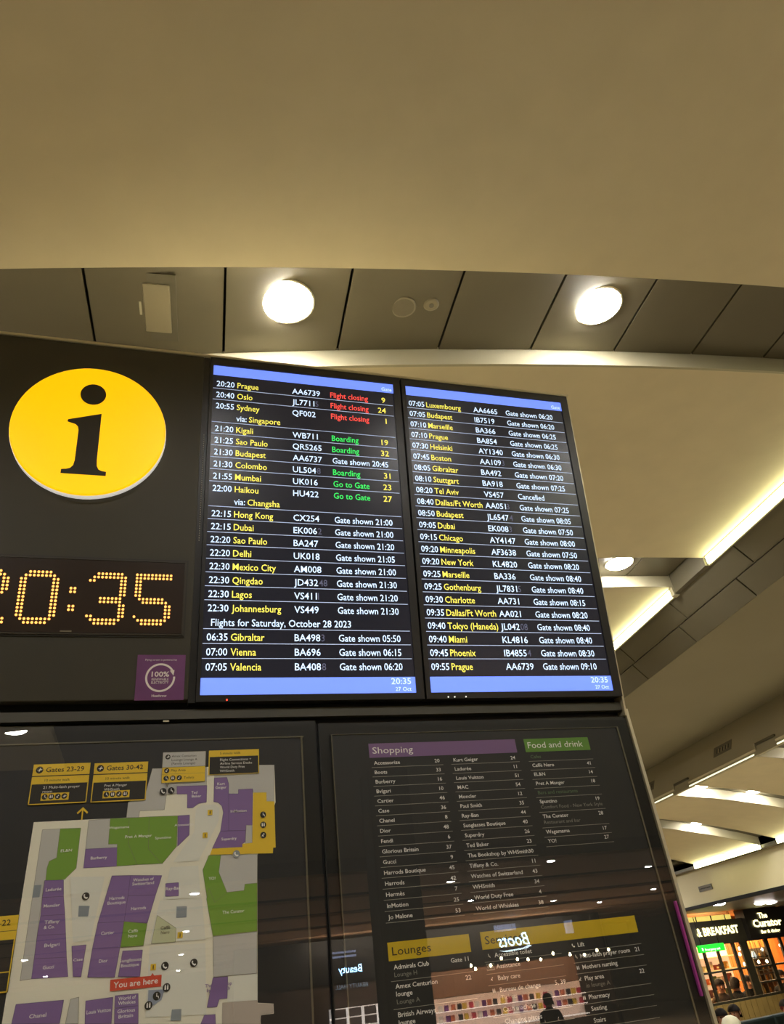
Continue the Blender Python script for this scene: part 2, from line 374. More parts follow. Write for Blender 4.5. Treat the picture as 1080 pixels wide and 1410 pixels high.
b = MB(); b.box(1.312, 1.3185, .002, .30, .02, 1.141); cpart('side_trim', b, trimm)
b = MB(); b.box(-.575, -.567, .002, .30, .02, 1.141); cpart('side_trim', b, trimm)
b = MB()
for i in range(48): b.cyl((.0565, .001, .86-.0072*i), .0013, .003, 'y', 6)
o = cpart('indicator_dots', b, mat('perf_dots', (190, 185, 160), .4)); tag(o, 'dotted seam of tiny studs', kind='stuff')
b = MB(); b.box(-.57, 1.312, .035, .3, 2.20, 2.30); cpart('ledge', b, case_dark, False)
b = MB(); b.box(-.57, 1.314, .006, .03, 2.238, 2.262); cpart('ledge_rail', b, casem, False)
b = MB(); b.box(-.57, .3755, .008, .03, -.49, 2.2265); b.box(.3835, 1.316, .008, .03, -.49, 2.2185); cpart('lower_panel', b, case_dark, False)
b = MB(); b.box(.3755, .3835, .018, .05, -.49, 2.22); cpart('divider', b, gapm, False)
b = MB(); b.box(-.57, 1.314, .03, .40, -.5, 2.20); cpart('lower_casing', b, casem, False)
b = MB(); b.box(1.317, 1.3265, .0, .40, -.5, 2.24); cpart('side_trim', b, trimm, False)
b = MB(); b.box(-.578, -.571, .0, .40, -.5, 2.24); cpart('side_trim', b, trimm, False)
b = MB(); b.box(1.3015, 1.3075, -.002, .008, 1.515, 1.725, bev=.002); o = cpart('magenta_reflection', b, mat('reflected_magenta', (170, 62, 140), .4, emit=.08), False); o['label'] = 'magenta reflection along the lower right edge, built as a glowing strip'  # reflected magenta light, put in as a faintly glowing strip
b = MB(); b.box(-.01, .004, .001, .006, 2.2305, 2.2335); cpart('maker_plate', b, trimm, False)

# --- the roundel with the letter i
r = upper('information_sign', -.256, .625, label='big round yellow illuminated sign with a black letter i', cat='sign')
Y = mat('sign_yellow', (255, 204, 0), .35, emit=.78); K = mat('sign_black', (48, 40, 18), .5)
def uo(b_, name, m, par, x0, z0, y0=0): return b_.build(name, m, par)
b = MB((-.256, 0, .625)); b.lathe((-.256, 0, .831), [(.2055, -.0005), (.2055, -.020), (.199, -.022)], 72, axis='y'); b.build('rim', mat('sign_rim', (235, 232, 225), .4, emit=.55), r)
b = MB((-.256, 0, .625)); b.lathe((-.256, 0, .831), [(.2045, -.0205), (.2045, -.026), (.200, -.0275)], 72, axis='y'); b.build('face', Y, r)
b = MB((-.256, 0, .625)); b.disc(-.257, .9455, .0345, -.0285, K, 40)
st = [(-.316, .8495), (-.315, .857), (-.229, .884), (-.228, .735), (-.2265, .716), (-.221, .7055), (-.213, .7015), (-.201, .700), (-.201, .687), (-.316, .687), (-.316, .700), (-.303, .7015), (-.294, .705), (-.287, .714), (-.2845, .730), (-.2845, .825), (-.287, .836), (-.294, .843)]
b.poly(st, -.0285, K); b.build('letter', None, r)

# --- LED clock
r = upper('led_clock', -.256, .243, label='long orange dot matrix clock reading 20:35 under the round sign', cat='clock')
b = MB((-.256, 0, .243)); b.box(-.54, .031, -.003, .0, .243, .457); b.build('housing', mat('clock_housing', (44, 40, 28), .4), r)
b = MB((-.256, 0, .243)); b.box(-.53, .022, -.005, -.003, .252, .448); b.build('window', mat('clock_window', (48, 34, 20), .3), r)
b = MB((-.256, 0, .243)); b.box(.0225, .0275, -.006, -.003, .249, .451); b.box(-.54, .0275, -.006, -.003, .449, .4525); b.box(-.54, .0275, -.006, -.003, .2475, .251); b.build('bezel', mat('clock_bezel', (58, 52, 36), .4), r)
D0 = ["..######..", ".########."]+["##......##"]*11+[".########.", "..######.."]
D3 = ["..#######.", ".#########", "##......##"]+["........##"]*4+["...######.", "...######."]+["........##"]*4+[".########.", "..######.."]
D3[13] = ".########."; D3[12] = "##......##"
D5 = ["##########"]*2+["##........"]*4+["##........", ".#######..", "..#######."]+["........##"]*3+["#.......##", "##########"[:1]+".########"[1:]+".", "..######.."]
D5[13] = ".########."
D2 = ["..######..", ".########.", "##......##", "........##", "........##", "........##", ".......##.", "......##..", ".....##...", "....##....", "...##.....", "..##......", ".##.......", "##########", "##########"]
dotm = mat('led_dot', (255, 190, 90), .4, emit=1.7, ecol=(1.0, .44, .10))
P = .0096
def led(rows, x0, z0, name='digit'):
    b = MB((-.256, 0, .243))
    for j, row in enumerate(rows):
        for i, c in enumerate(row):
            if c == '#': b.cyl((x0+i*P, -.0052, z0-j*P), .0034, -.002, 'y', 6, dotm)
    b.build(name, None, r)
led(D2, -.4945, .411); led(D0, -.3775, .411); led(D3, -.2135, .411); led(D5, -.0985, .411)
led(["##", "##", "..", "..", "..", "##", "##"], -.258, .369, 'colon')
b = MB((-.256, 0, .243)); b.box(-.272, -.245, -.0065, -.003, .2535, .2575); b.build('maker_plate', mat('plate_grey', (120, 110, 85), .5), r)

# --- purple energy notice
r = upper('energy_notice', -.023, .0815, label='small square purple notice with a white circular arrow round 100%', cat='notice')
b = MB((-.023, 0, .0815)); b.box(-.082, .0365, -.003, 0, .0815, .1965); b.build('board', mat('notice_purple', (112, 62, 108), .5, grain=.2, scale=12), r)
wm = mat('notice_white', (235, 225, 215), .5)
b = MB((-.023, 0, .0815)); cx_, cz_, ro, ri = -.0235, .138, .0365, .0315
angs = [radians(28+8*i-0) for i in range(0, 43)]
n = len(angs)
for a0, a1 in zip(angs, angs[1:]):
    b.face([(cx_+q*cos(a), -.0034, cz_+q*sin(a)) for q, a in ((ri, a0), (ro, a0), (ro, a1), (ri, a1))], wm)
b.poly([(-.001, .1555), (.0105, .157), (.0085, .143)], -.0035, wm)
b.text('100%', -.0235, .1405, .0125, -.0034, wm, w=.043, align='c', bold=.02)
b.text('RENEWABLE', -.0235, .1305, .0062, -.0034, wm, w=.041, align='c'); b.text('ELECTRICITY', -.0235, .1225, .0062, -.0034, wm, w=.042, align='c')
b.text('Heathrow', -.0235, .0895, .006, -.0034, wm, w=.036, align='c', bold=.02); b.text('Flying screen is powered by', -.0235, .1815, .0042, -.0034, wm, w=.078, align='c')
b.build('print', None, r)

# --- the two flight screens
sw = mat('screen_white', (205, 228, 255), .5, emit=1.15); sy = mat('screen_yellow', (246, 232, 92), .5, emit=1.0); sg = mat('screen_green', (50, 225, 95), .5, emit=1.0)
sr = mat('screen_red', (255, 78, 68), .5, emit=1.0); sd = mat('screen_ghost', (86, 88, 110), .5, emit=.7); sl = mat('screen_line', (190, 205, 235), .5, emit=.8)
sb = mat('screen_bar', (112, 142, 250), .5, emit=1.0); sk = mat('screen_field', (24, 24, 31), .25, emit=.9)
FX = .180/textobj_width('Gate shown 06:20', .0192, .012)
def screen(x0, ax0, ax1, bx0, bx1, tx, rows, label, lights):
    r = upper('flight_screen', (bx0+bx1)/2, .0755, label=label, cat='screen', group='flight departure screens')
    O = ((bx0+bx1)/2, 0, .0755)
    b = MB(O)
    b.box(bx0, ax0, -.004, .10, .0755, 1.1385); b.box(ax1, bx1, -.004, .10, .0755, 1.1385)
    b.box(ax0, ax1, -.004, .10, .0755, .0925); b.box(ax0, ax1, -.004, .10, 1.1125, 1.1385); b.build('bezel', bezelm, r)
    b = MB(O); b.box(ax0, ax1, .0, .02, .0925, 1.1125); b.build('display', sk, r)
    e = -.0006
    b = MB(O); b.face([(ax0, e, 1.0765), (ax1, e, 1.0765), (ax1, e, 1.1115), (ax0, e, 1.1115)], sb); b.text('Gate', ax1-.006, 1.083, .0125, e*2, sw, align='r'); b.build('header_bar', None, r)
    b = MB(O); b.face([(ax0, e, .0930), (ax1, e, .0930), (ax1, e, .1370), (ax0, e, .1370)], sb)
    b.text('20:35', ax1-.013, .117, .0165, e*2, sw, w=.057, align='r'); b.text('27 Oct', ax1-.013, .0985, .0105, e*2, sw, w=.046, align='r'); b.build('footer_bar', None, r)
    k = 0
    for row in rows:
        zb = 1.036-.04*k; b = MB(O)
        if isinstance(row, str): b.text(row, tx[0]+.010, zb, .0192, e, sw, w=textobj_width(row, .0192, .012)*FX*1.03, bold=.006)
        else:
            t, dest, fn, st, gate = row; gh = ''
            if '|' in fn: fn, gh = fn.split('|')
            def tt(s, x, m, al='l', q=1.0):
                w = textobj_width(s, .0192, .012)*FX*q
                b.text(s, x, zb, .0192, e, m, w=w, bold=.006, align=al); return w
            b.text(t, tx[0], zb, .0192, e, sw, w=.0545, bold=.006); tt(dest.split('/via')[0], tx[1], sy); w = tt(fn, tx[2], sw, 'l', 1.1)
            if gh: tt(gh, tx[2]+w+.003, sd)
            tt(st, tx[3], {'F': sr, 'B': sg, 'G': sw, 'C': sw}[st[0]] if not st.startswith('Go') else sg)
            if gate: tt(gate, tx[4], sy, 'r', 1.15)
            if '/via' in dest:
                k += 1; zb -= .04; w = tt('via:', tx[1]-.001, sw); tt(dest.split('/via')[1], tx[1]+w+.006, sy)
        if k < 22 and not (rows.index(row)+1 < len(rows) and isinstance(rows[rows.index(row)+1], str)):
            zl = 1.028-.04*k; b.face([(ax0+.001, e, zl-.0008), (ax1-.005, e, zl-.0008), (ax1-.005, e, zl+.0008), (ax0+.001, e, zl+.0008)], sl)
        b.build('flight_row', None, r); k += 1
    for lx, col in lights:
        b = MB(O); b.cyl((lx, -.004, .0795), .0022, -.0015, 'y', 10, col); o = b.build('indicator_light', None, r)
    return r
R1 = [('20:20', 'Prague', 'AA6739', 'Flight closing', '9'), ('20:40', 'Oslo', 'JL7711|5', 'Flight closing', '24'), ('20:55', 'Sydney/viaSingapore', 'QF002', 'Flight closing', '1'),
      ('21:20', 'Kigali', 'WB711', 'Boarding', '19'), ('21:25', 'Sao Paulo', 'QR5265', 'Boarding', '32'), ('21:30', 'Budapest', 'AA6737', 'Gate shown 20:45', ''), ('21:30', 'Colombo', 'UL504|8', 'Boarding', '31'),
      ('21:55', 'Mumbai', 'UK016', 'Go to Gate', '23'), ('22:00', 'Haikou/viaChangsha', 'HU422|', 'Go to Gate', '27'), ('22:15', 'Hong Kong', 'CX254', 'Gate shown 21:00', ''), ('22:15', 'Dubai', 'EK006|2', 'Gate shown 21:00', ''),
      ('22:20', 'Sao Paulo', 'BA247', 'Gate shown 21:20', ''), ('22:20', 'Delhi', 'UK018', 'Gate shown 21:05', ''), ('22:30', 'Mexico City', 'AM008', 'Gate shown 21:00', ''), ('22:30', 'Qingdao', 'JD432|48', 'Gate shown 21:30', ''),
      ('22:30', 'Lagos', 'VS411|1', 'Gate shown 21:20', ''), ('22:30', 'Johannesburg', 'VS449', 'Gate shown 21:30', ''), 'Flights for Saturday, October 28 2023', ('06:35', 'Gibraltar', 'BA498|3', 'Gate shown 05:50', ''),
      ('07:00', 'Vienna', 'BA696', 'Gate shown 06:15', ''), ('07:05', 'Valencia', 'BA408|8', 'Gate shown 06:20', '')]
R2 = [('07:05', 'Luxembourg', 'AA6665', '06:20'), ('07:05', 'Budapest', 'IB7519', '06:20'), ('07:10', 'Marseille', 'BA366', '06:25'), ('07:10', 'Prague', 'BA854', '06:25'), ('07:30', 'Helsinki', 'AY1340', '06:30'), ('07:45', 'Boston', 'AA109|3', '06:30'),
      ('08:05', 'Gibraltar', 'BA492', '07:20'), ('08:10', 'Stuttgart', 'BA918', '07:25'), ('08:20', 'Tel Aviv', 'VS457', 'C'), ('08:40', 'Dallas/Ft Worth', 'AA051|3', '07:25'), ('08:50', 'Budapest', 'JL6547|4', '08:05'), ('09:05', 'Dubai', 'EK008|3', '07:50'),
      ('09:15', 'Chicago', 'AY4147', '08:00'), ('09:20', 'Minneapolis', 'AF3638', '07:50'), ('09:20', 'New York', 'KL4820', '08:20'), ('09:25', 'Marseille', 'BA336', '08:40'), ('09:25', 'Gothenburg', 'JL7831|5', '08:40'), ('09:30', 'Charlotte', 'AA731', '08:15'),
      ('09:35', 'Dallas/Ft Worth', 'AA021', '08:20'), ('09:40', 'Tokyo (Haneda)', 'JL042|08', '08:40'), ('09:40', 'Miami', 'KL4816', '08:40'), ('09:45', 'Phoenix', 'IB4855|4', '08:30'), ('09:55', 'Prague', 'AA6739', '09:10')]
R2 = [(a, b_, c, 'Cancelled' if d == 'C' else 'Gate shown '+d, '') for a, b_, c, d in R2]
ledr = mat('standby_red', (255, 60, 40), .4, emit=3); ledw = mat('standby_white', (230, 230, 220), .4, emit=.8)
screen(0, .0765, .6595, .0665, .6825, (.0875, .1505, .3215, .445, .629), R1, 'left flight departure screen, with red and green statuses and a gate column', [(.144, ledr), (.18, bezelm)])
screen(1, .7025, 1.2845, .6885, 1.311, (.7105, .772, .9415, 1.062, 1.26), R2, 'right flight departure screen, all its rows in white and yellow', [(.752, ledw), (.771, ledw), (.805, ledw)])

# --- terminal map behind glass (lower left) 
pc = {'base': (250, 245, 220), 'grey': (206, 204, 194), 'slate': (150, 158, 160), 'green': (130, 172, 58), 'purple': (144, 114, 166), 'yellow': (244, 206, 50), 'pale': (240, 239, 222), 'rose': (196, 184, 168),
      'tri': (210, 214, 170), 'bluegrey': (162, 170, 184), 'red': (226, 84, 52), 'black': (34, 32, 26), 'white': (255, 252, 240), 'ink': (44, 40, 28), 'edge': (130, 124, 100), 'hp': (132, 100, 142), 'hg': (102, 148, 52), 'hy': (214, 182, 24), 'dim': (150, 148, 132), 'gdim': (94, 120, 80), 'field': (46, 44, 36), 'rule': (172, 168, 150)}
pm = {k: mat('print_'+k, v, .55) for k, v in pc.items()}
glassm = glass_mat('case_glass', .075)
MO = (-.1, 0, 1.0)
r = lower('terminal_map', -.1, 1.0, label='backlit looking terminal map poster with purple and green shops behind glass', cat='map')
r['label'] = 'terminal map poster with purple and green shop blocks behind glass, lower left'
b = MB(MO); b.box(-.53, .334, .001, .008, 1.0, 2.1815); b.build('poster', mat('poster_black', (42, 40, 34), .5), r)
b = MB(MO)
for a in ((-.54, .3415, 2.1815, 2.1845), (.334, .3385, 1.0, 2.1815)): b.box(a[0], a[1], -.0015, .006, a[2], a[3])
b.build('inner_frame', mat('inner_frame', (118, 112, 90), .3, metal=.3), r)
POLYS = [
('base',[(-0.274,2.008),(-0.078,2.007),(-0.077,2.041),(-0.039,2.062),(-0.028,2.116),(0.265,2.114),(0.266,2.024),(0.221,1.907),(0.219,1.617),(0.253,1.612),(0.253,1.594),(0.225,1.594),(0.225,1.579),(-0.278,1.635)]),
('grey',[(-0.028,2.116),(0.099,2.115),(0.1,2.071),(0.032,2.071),(0.032,2.056),(0.008,2.054),(0.005,2.02),(-0.05,2.02),(-0.051,2.006),(-0.078,2.007),(-0.077,2.041),(-0.039,2.062)]),
('grey',[(0.118,2.093),(0.224,2.093),(0.227,2.115),(0.265,2.114),(0.262,2.026),(0.244,2.027),(0.244,2.048),(0.212,2.049),(0.211,2.058),(0.176,2.058),(0.176,2.048),(0.153,2.049),(0.148,2.087),(0.118,2.088)]),
('grey',[(-0.254,1.991),(-0.217,1.991),(-0.216,1.932),(-0.232,1.921),(-0.232,1.887),(-0.236,1.887),(-0.235,1.706),(-0.256,1.705)]),
('slate',[(-0.254,1.879),(-0.24,1.879),(-0.241,1.855),(-0.255,1.855)]),
('green',[(-0.217,1.991),(-0.174,1.99),(-0.174,1.907),(-0.195,1.886),(-0.233,1.886),(-0.234,1.911),(-0.231,1.925),(-0.217,1.931)]),
('purple',[(-0.235,1.887),(-0.197,1.885),(-0.193,1.853),(-0.235,1.854)]),
('purple',[(-0.235,1.854),(-0.193,1.853),(-0.186,1.818),(-0.234,1.819)]),
('purple',[(-0.234,1.819),(-0.186,1.818),(-0.18,1.781),(-0.235,1.783)]),
('purple',[(-0.235,1.783),(-0.18,1.781),(-0.173,1.738),(-0.235,1.741)]),
('purple',[(-0.235,1.741),(-0.173,1.738),(-0.166,1.703),(-0.235,1.706)]),
('grey',[(-0.159,2.005),(-0.113,2.007),(-0.112,1.952),(-0.093,1.951),(-0.092,1.944),(-0.159,1.945)]),
('purple',[(-0.159,1.945),(-0.092,1.944),(-0.09,1.905),(-0.159,1.906)]),
('green',[(-0.113,2.007),(-0.072,2.006),(-0.069,1.95),(-0.047,1.905),(-0.09,1.905),(-0.093,1.951),(-0.112,1.952)]),
('green',[(-0.072,2.006),(-0.028,2.006),(-0.025,1.937),(0.005,1.904),(-0.047,1.905),(-0.069,1.95)]),
('green',[(-0.028,2.006),(0.036,2.005),(0.037,1.938),(0.007,1.903),(0.005,1.904),(-0.025,1.937)]),
('purple',[(0.037,2.005),(0.063,2.005),(0.064,1.961),(0.039,1.938)]),
('purple',[(0.031,2.072),(0.101,2.071),(0.101,2.032),(0.083,2.03),(0.07,2.021),(0.057,2.021),(0.056,2.053),(0.032,2.054)]),
('purple',[(0.118,2.088),(0.148,2.088),(0.153,2.072),(0.153,2.049),(0.154,1.965),(0.135,1.965),(0.141,2.007),(0.137,2.022),(0.128,2.03),(0.118,2.032)]),
('purple',[(0.153,2.049),(0.176,2.048),(0.176,2.058),(0.211,2.058),(0.209,1.974),(0.195,1.975),(0.194,1.963),(0.154,1.965)]),
('purple',[(0.135,1.965),(0.194,1.963),(0.193,1.938),(0.186,1.934),(0.186,1.927),(0.117,1.928)]),
('grey',[(0.195,1.975),(0.209,1.974),(0.209,1.935),(0.193,1.934)]),
('yellow',[(0.212,2.049),(0.244,2.048),(0.244,2.027),(0.263,2.026),(0.264,1.921),(0.258,1.921),(0.257,1.909),(0.112,1.915),(0.117,1.928),(0.186,1.927),(0.186,1.934),(0.209,1.935)]),
('grey',[(0.137,1.913),(0.221,1.909),(0.22,1.848),(0.192,1.848),(0.19,1.835),(0.152,1.834),(0.133,1.877)]),
('green',[(0.11,1.914),(0.137,1.913),(0.133,1.877),(0.152,1.834),(0.125,1.816),(0.111,1.811),(0.097,1.884)]),
('green',[(0.152,1.834),(0.19,1.835),(0.192,1.848),(0.22,1.848),(0.219,1.751),(0.123,1.75),(0.107,1.824),(0.112,1.845),(0.125,1.816)]),
('grey',[(0.123,1.749),(0.219,1.75),(0.218,1.671),(0.126,1.673)]),
('pale',[(0.156,1.671),(0.218,1.67),(0.219,1.622),(0.156,1.625)]),
('rose',[(0.145,1.625),(0.218,1.622),(0.22,1.616),(0.253,1.612),(0.252,1.595),(0.226,1.594),(0.224,1.579),(0.145,1.588)]),
('purple',[(0.125,1.672),(0.156,1.671),(0.155,1.632),(0.139,1.632),(0.134,1.619),(0.114,1.62)]),
('purple',[(0.109,1.607),(0.131,1.606),(0.132,1.589),(0.102,1.593)]),
('pale',[(0.077,2.017),(0.09,2.026),(0.12,2.026),(0.132,2.016),(0.13,1.987),(0.087,1.904),(0.031,1.905),(0.075,1.967)]),
('pale',[(0.025,1.895),(0.087,1.894),(0.093,1.838),(0.095,1.828),(0.013,1.83)]),
('pale',[(0.007,1.829),(0.097,1.827),(0.107,1.744),(-0.01,1.75)]),
('pale',[(-0.009,1.742),(0.107,1.738),(0.113,1.608),(-0.009,1.616)]),
('pale',[(-0.184,1.89),(-0.113,1.886),(-0.13,1.764),(-0.164,1.764)]),
('tri',[(0.003,1.8),(0.044,1.772),(0.044,1.746),(-0.006,1.747)]),
('purple',[(-0.098,1.886),(-0.059,1.884),(-0.063,1.794),(-0.118,1.796)]),
('purple',[(-0.059,1.884),(0.008,1.879),(-0.003,1.841),(-0.061,1.843)]),
('purple',[(-0.061,1.843),(-0.003,1.841),(-0.017,1.787),(-0.065,1.794)]),
('purple',[(-0.118,1.796),(-0.065,1.794),(-0.069,1.746),(-0.124,1.749)]),
('purple',[(-0.124,1.749),(-0.069,1.746),(-0.075,1.693),(-0.128,1.698)]),
('green',[(-0.065,1.794),(-0.017,1.786),(-0.022,1.745),(-0.068,1.746)]),
('purple',[(-0.063,1.739),(-0.023,1.737),(-0.025,1.689),(-0.068,1.693)]),
('purple',[(-0.165,1.757),(-0.137,1.757),(-0.141,1.7),(-0.156,1.702)]),
('purple',[(0.017,1.862),(0.045,1.862),(0.046,1.835),(0.018,1.836)]),
('slate',[(-0.16,1.832),(-0.138,1.83),(-0.139,1.81),(-0.159,1.811)]),
('slate',[(0.043,1.814),(0.065,1.813),(0.065,1.791),(0.043,1.792)]),
('slate',[(0.043,1.624),(0.062,1.623),(0.062,1.603),(0.041,1.605)]),
('purple',[(-0.257,1.665),(-0.169,1.663),(-0.172,1.624),(-0.26,1.633)]),
('grey',[(-0.156,1.663),(-0.141,1.665),(-0.137,1.62),(-0.161,1.622)]),
('purple',[(-0.127,1.657),(-0.075,1.658),(-0.074,1.613),(-0.124,1.618)]),
('purple',[(-0.071,1.66),(-0.026,1.659),(-0.024,1.638),(-0.07,1.639)]),
('purple',[(-0.07,1.638),(-0.024,1.638),(-0.022,1.607),(-0.068,1.612)]),
('bluegrey',[(-0.006,1.663),(0.026,1.661),(0.021,1.643),(0.005,1.635),(-0.006,1.635)]),
('red',[(-0.083,1.689),(-0.003,1.688),(0.0,1.693),(0.004,1.688),(0.019,1.688),(0.019,1.667),(-0.082,1.669)]),
]
b = MB(MO); y = .0006
for i, (k, p) in enumerate(POLYS):
    y = .0004-.00004*i; b.poly(p, y, pm[k])
    if k in ('purple', 'green', 'tri', 'grey'):
        n = len(p)
        for (x0, z0), (x1, z1) in zip(p, p[1:]+p[:1]):
            d = Vector((x1-x0, z1-z0)); 
            if d.length < .006: continue
            q = Vector((-d.y, d.x)).normalized()*.00035
            b.face([(x0+q.x, y-.00002, z0+q.y), (x1+q.x, y-.00002, z1+q.y), (x1-q.x, y-.00002, z1-q.y), (x0-q.x, y-.00002, z0-q.y)], pm['edge'] if k != 'purple' else mat('print_purple_edge', (86, 66, 104), .5))
b.build('map_print', None, r)
y0 = .0004-.00004*len(POLYS)-.0002
lab = MB(MO)
for t, x, z, h, w, al, m in [('EL&N', -.1985, 1.9415, .0055, .023, 'c', 'white'), ('Wagamama', -.092, 1.984, .005, .044, 'c', 'white'), ('Pret A Manger', -.048, 1.962, .0058, .058, 'c', 'white'), ('Spuntino', .006, 1.956, .005, .036, 'c', 'white'), ('Burberry', -.129, 1.922, .006, .034, 'c', 'white'),
    ('Ladurée', -.2145, 1.865, .006, .031, 'c', 'white'), ('Moncler', -.214, 1.834, .006, .032, 'c', 'white'), ('Tiffany', -.2095, 1.803, .006, .029, 'c', 'white'), ('& Co.', -.2135, 1.7935, .006, .021, 'c', 'white'), ('Bvlgari', -.204, 1.760, .006, .029, 'c', 'white'), ('Gucci', -.2055, 1.7205, .006, .021, 'c', 'white'),
    ('Harrods', -.0835, 1.838, .006, .031, 'c', 'white'), ('Boutique', -.0835, 1.829, .006, .037, 'c', 'white'), ('Watches of', -.031, 1.871, .006, .044, 'c', 'white'), ('Switzerland', -.031, 1.863, .006, .046, 'c', 'white'), ('Harrods', -.037, 1.8145, .006, .031, 'c', 'white'), ('Cartier', -.0965, 1.7725, .006, .026, 'c', 'white'),
    ('Caffè', -.045, 1.7715, .0058, .020, 'c', 'white'), ('Nero', -.045, 1.7625, .0058, .018, 'c', 'white'), ('Dior', -.1, 1.7215, .006, .017, 'c', 'white'), ('Sunglasses', -.046, 1.718, .0058, .044, 'c', 'white'), ('Boutique', -.046, 1.709, .0058, .036, 'c', 'white'), ('Case', -.150, 1.729, .005, .018, 'c', 'white'),
    ('Chanel', -.214, 1.6385, .0065, .031, 'c', 'white'), ('World of', -.047, 1.651, .006, .034, 'c', 'white'), ('Whiskies', -.047, 1.643, .006, .034, 'c', 'white'), ('Glorious', -.047, 1.629, .006, .034, 'c', 'white'), ('Britain', -.047, 1.620, .006, .028, 'c', 'white'), ('Louis Vuitton', -.1, 1.634, .006, .046, 'c', 'white'),
    ('Ted', .072, 2.0525, .006, .014, 'c', 'white'), ('Baker', .0775, 2.044, .006, .022, 'c', 'white'), ('Kurt', .1345, 2.070, .006, .018, 'c', 'white'), ('Geiger', .1345, 2.0615, .006, .026, 'c', 'white'), ('InMotion', .177, 2.005, .006, .038, 'c', 'white'), ('Superdry', .155, 1.944, .006, .035, 'c', 'white'), ('Accessorize', .052, 1.9815, .005, .044, 'c', 'white'),
    ('Ray-Ban', .0335, 1.848, .006, .031, 'c', 'white'), ('Caffè', .0215, 1.772, .006, .020, 'c', 'edge'), ('Nero', .0215, 1.763, .006, .018, 'c', 'edge'), ('YO!', .118, 1.862, .006, .015, 'c', 'white'), ('The Curator', .1665, 1.791, .0062, .048, 'c', 'white'), ('The Bookshop', .1365, 1.6555, .006, .056, 'c', 'purple'), ('by WHSmith', .1365, 1.647, .006, .048, 'c', 'purple'),
    ('You are here', -.032, 1.6735, .0105, .088, 'c', 'white')]:
    lab.text(t, x, z, h, y0, pm[m], w=w, align=al, bold=.01)
lab.build('shop_names', None, r)
# direction signs, callouts and icons printed over the map
b = MB(MO); yk = y0-.0002
def rect(x0, x1, z0, z1, m, y): b.face([(x0, y, z0), (x1, y, z0), (x1, y, z1), (x0, y, z1)], pm[m])
def icon(x, z, rad, m='black', glyph=None):
    b.disc(x, z, rad, yk-.0006, pm[m], 18)
    w = pm['white']; y = yk-.0008; s = rad/.006
    if glyph == 'phone': b.poly([(x-.003*s, z+.0035*s), (x-.001*s, z+.003*s), (x-.0015*s, z+.0005*s), (x+.0005*s, z-.0015*s), (x+.003*s, z-.001*s), (x+.0035*s, z-.003*s), (x+.001*s, z-.004*s), (x-.002*s, z-.0022*s), (x-.0038*s, z+.001*s)], y, w)
    elif glyph == 'wheel': b.disc(x, z+.003*s, .0009*s, y, w, 8); b.poly([(x-.0007*s, z+.002*s), (x+.0007*s, z+.002*s), (x+.0007*s, z), (x+.003*s, z), (x+.0035*s, z-.0035*s), (x+.0025*s, z-.0035*s), (x+.002*s, z-.001*s), (x-.0007*s, z-.001*s)], y, w)
    elif glyph == 'pair': b.box(x-.003*s, x-.0008*s, y, y+.0001, z-.003*s, z+.002*s, w); b.box(x+.0008*s, x+.003*s, y, y+.0001, z-.003*s, z+.002*s, w); b.disc(x-.0019*s, z+.003*s, .0009*s, y, w, 8); b.disc(x+.0019*s, z+.003*s, .0009*s, y, w, 8)
    elif glyph == 'plane': b.poly([(x-.004*s, z-.0004*s), (x-.0005*s, z+.0007*s), (x+.001*s, z+.0035*s), (x+.002*s, z+.0035*s), (x+.0014*s, z+.0008*s), (x+.0042*s, z+.0012*s), (x+.0042*s, z-.0002*s), (x+.0014*s, z-.0006*s), (x-.0002*s, z-.003*s), (x-.0013*s, z-.003*s), (x-.0005*s, z-.0008*s)], y, w)
    elif glyph == 'baby': b.disc(x+.001*s, z+.0018*s, .0013*s, y, w, 8); b.poly([(x-.0035*s, z-.0035*s), (x-.002*s, z+.001*s), (x, z), (x+.001*s, z-.003*s), (x, z-.0035*s), (x-.001*s, z-.0015*s)], y, w)
def gatesign(x0, x1, z0, z1, zh, z2_, title, sub, l1, l2, ic):
    rect(x0, x1, z0, z1, 'ink', yk); rect(x0, x1, zh, z1, 'yellow', yk-.0002); rect(x0, x1, z2_, zh-.0022, 'yellow', yk-.0002)
    for a in ((x0, x0+.0022, z0, z2_), (x1-.0022, x1, z0, z2_), (x0, x1, z0, z0+.0022)): rect(*a, 'yellow', yk-.0002)
    xt = x0+.028
    icon(x0+.014, (zh+z1)/2, .008, 'ink', 'plane'); b.text(title, xt, zh+.0075, .0108, yk-.0004, pm['ink'], w=.082, bold=.01)
    b.text(sub, xt, z2_+.0055, .0055, yk-.0004, pm['ink'], w=.054); b.text(l1, xt-.001, z2_-.0105, .0055, yk-.0004, pm['white'], w=.05 if len(l1) < 15 else .078); b.text(l2, xt-.001, z2_-.0195, .0055, yk-.0004, pm['white'], w=.034 if len(l2) > 5 else .02)
    rect(xt-.003, xt+.056, z0+.008, z0+.0245, 'yellow', yk-.0002)
    for i, g in enumerate(ic): icon(xt+.005+.0138*i, z0+.0163, .0062, 'ink', g)
gatesign(-.2915, -.1685, 2.0445, 2.1345, 2.1085, 2.0895, 'Gates 23-29', '10 minute walk', '21 Multi-faith prayer', 'room', ['wheel', 'pair', 'baby', 'plane'])
gatesign(-.1595, -.0385, 2.0435, 2.1325, 2.1075, 2.0880, 'Gates 30-42', '10 minute walk', 'Pret A Manger', 'WHSmith', ['wheel', 'pair', 'baby', 'pair'])
b.poly([(-.1755, 2.007), (-.1725, 2.007), (-.1725, 2.0275), (-.164, 2.0195), (-.162, 2.023), (-.174, 2.0345), (-.186, 2.023), (-.184, 2.0195), (-.1755, 2.0275)], yk, pm['yellow'])
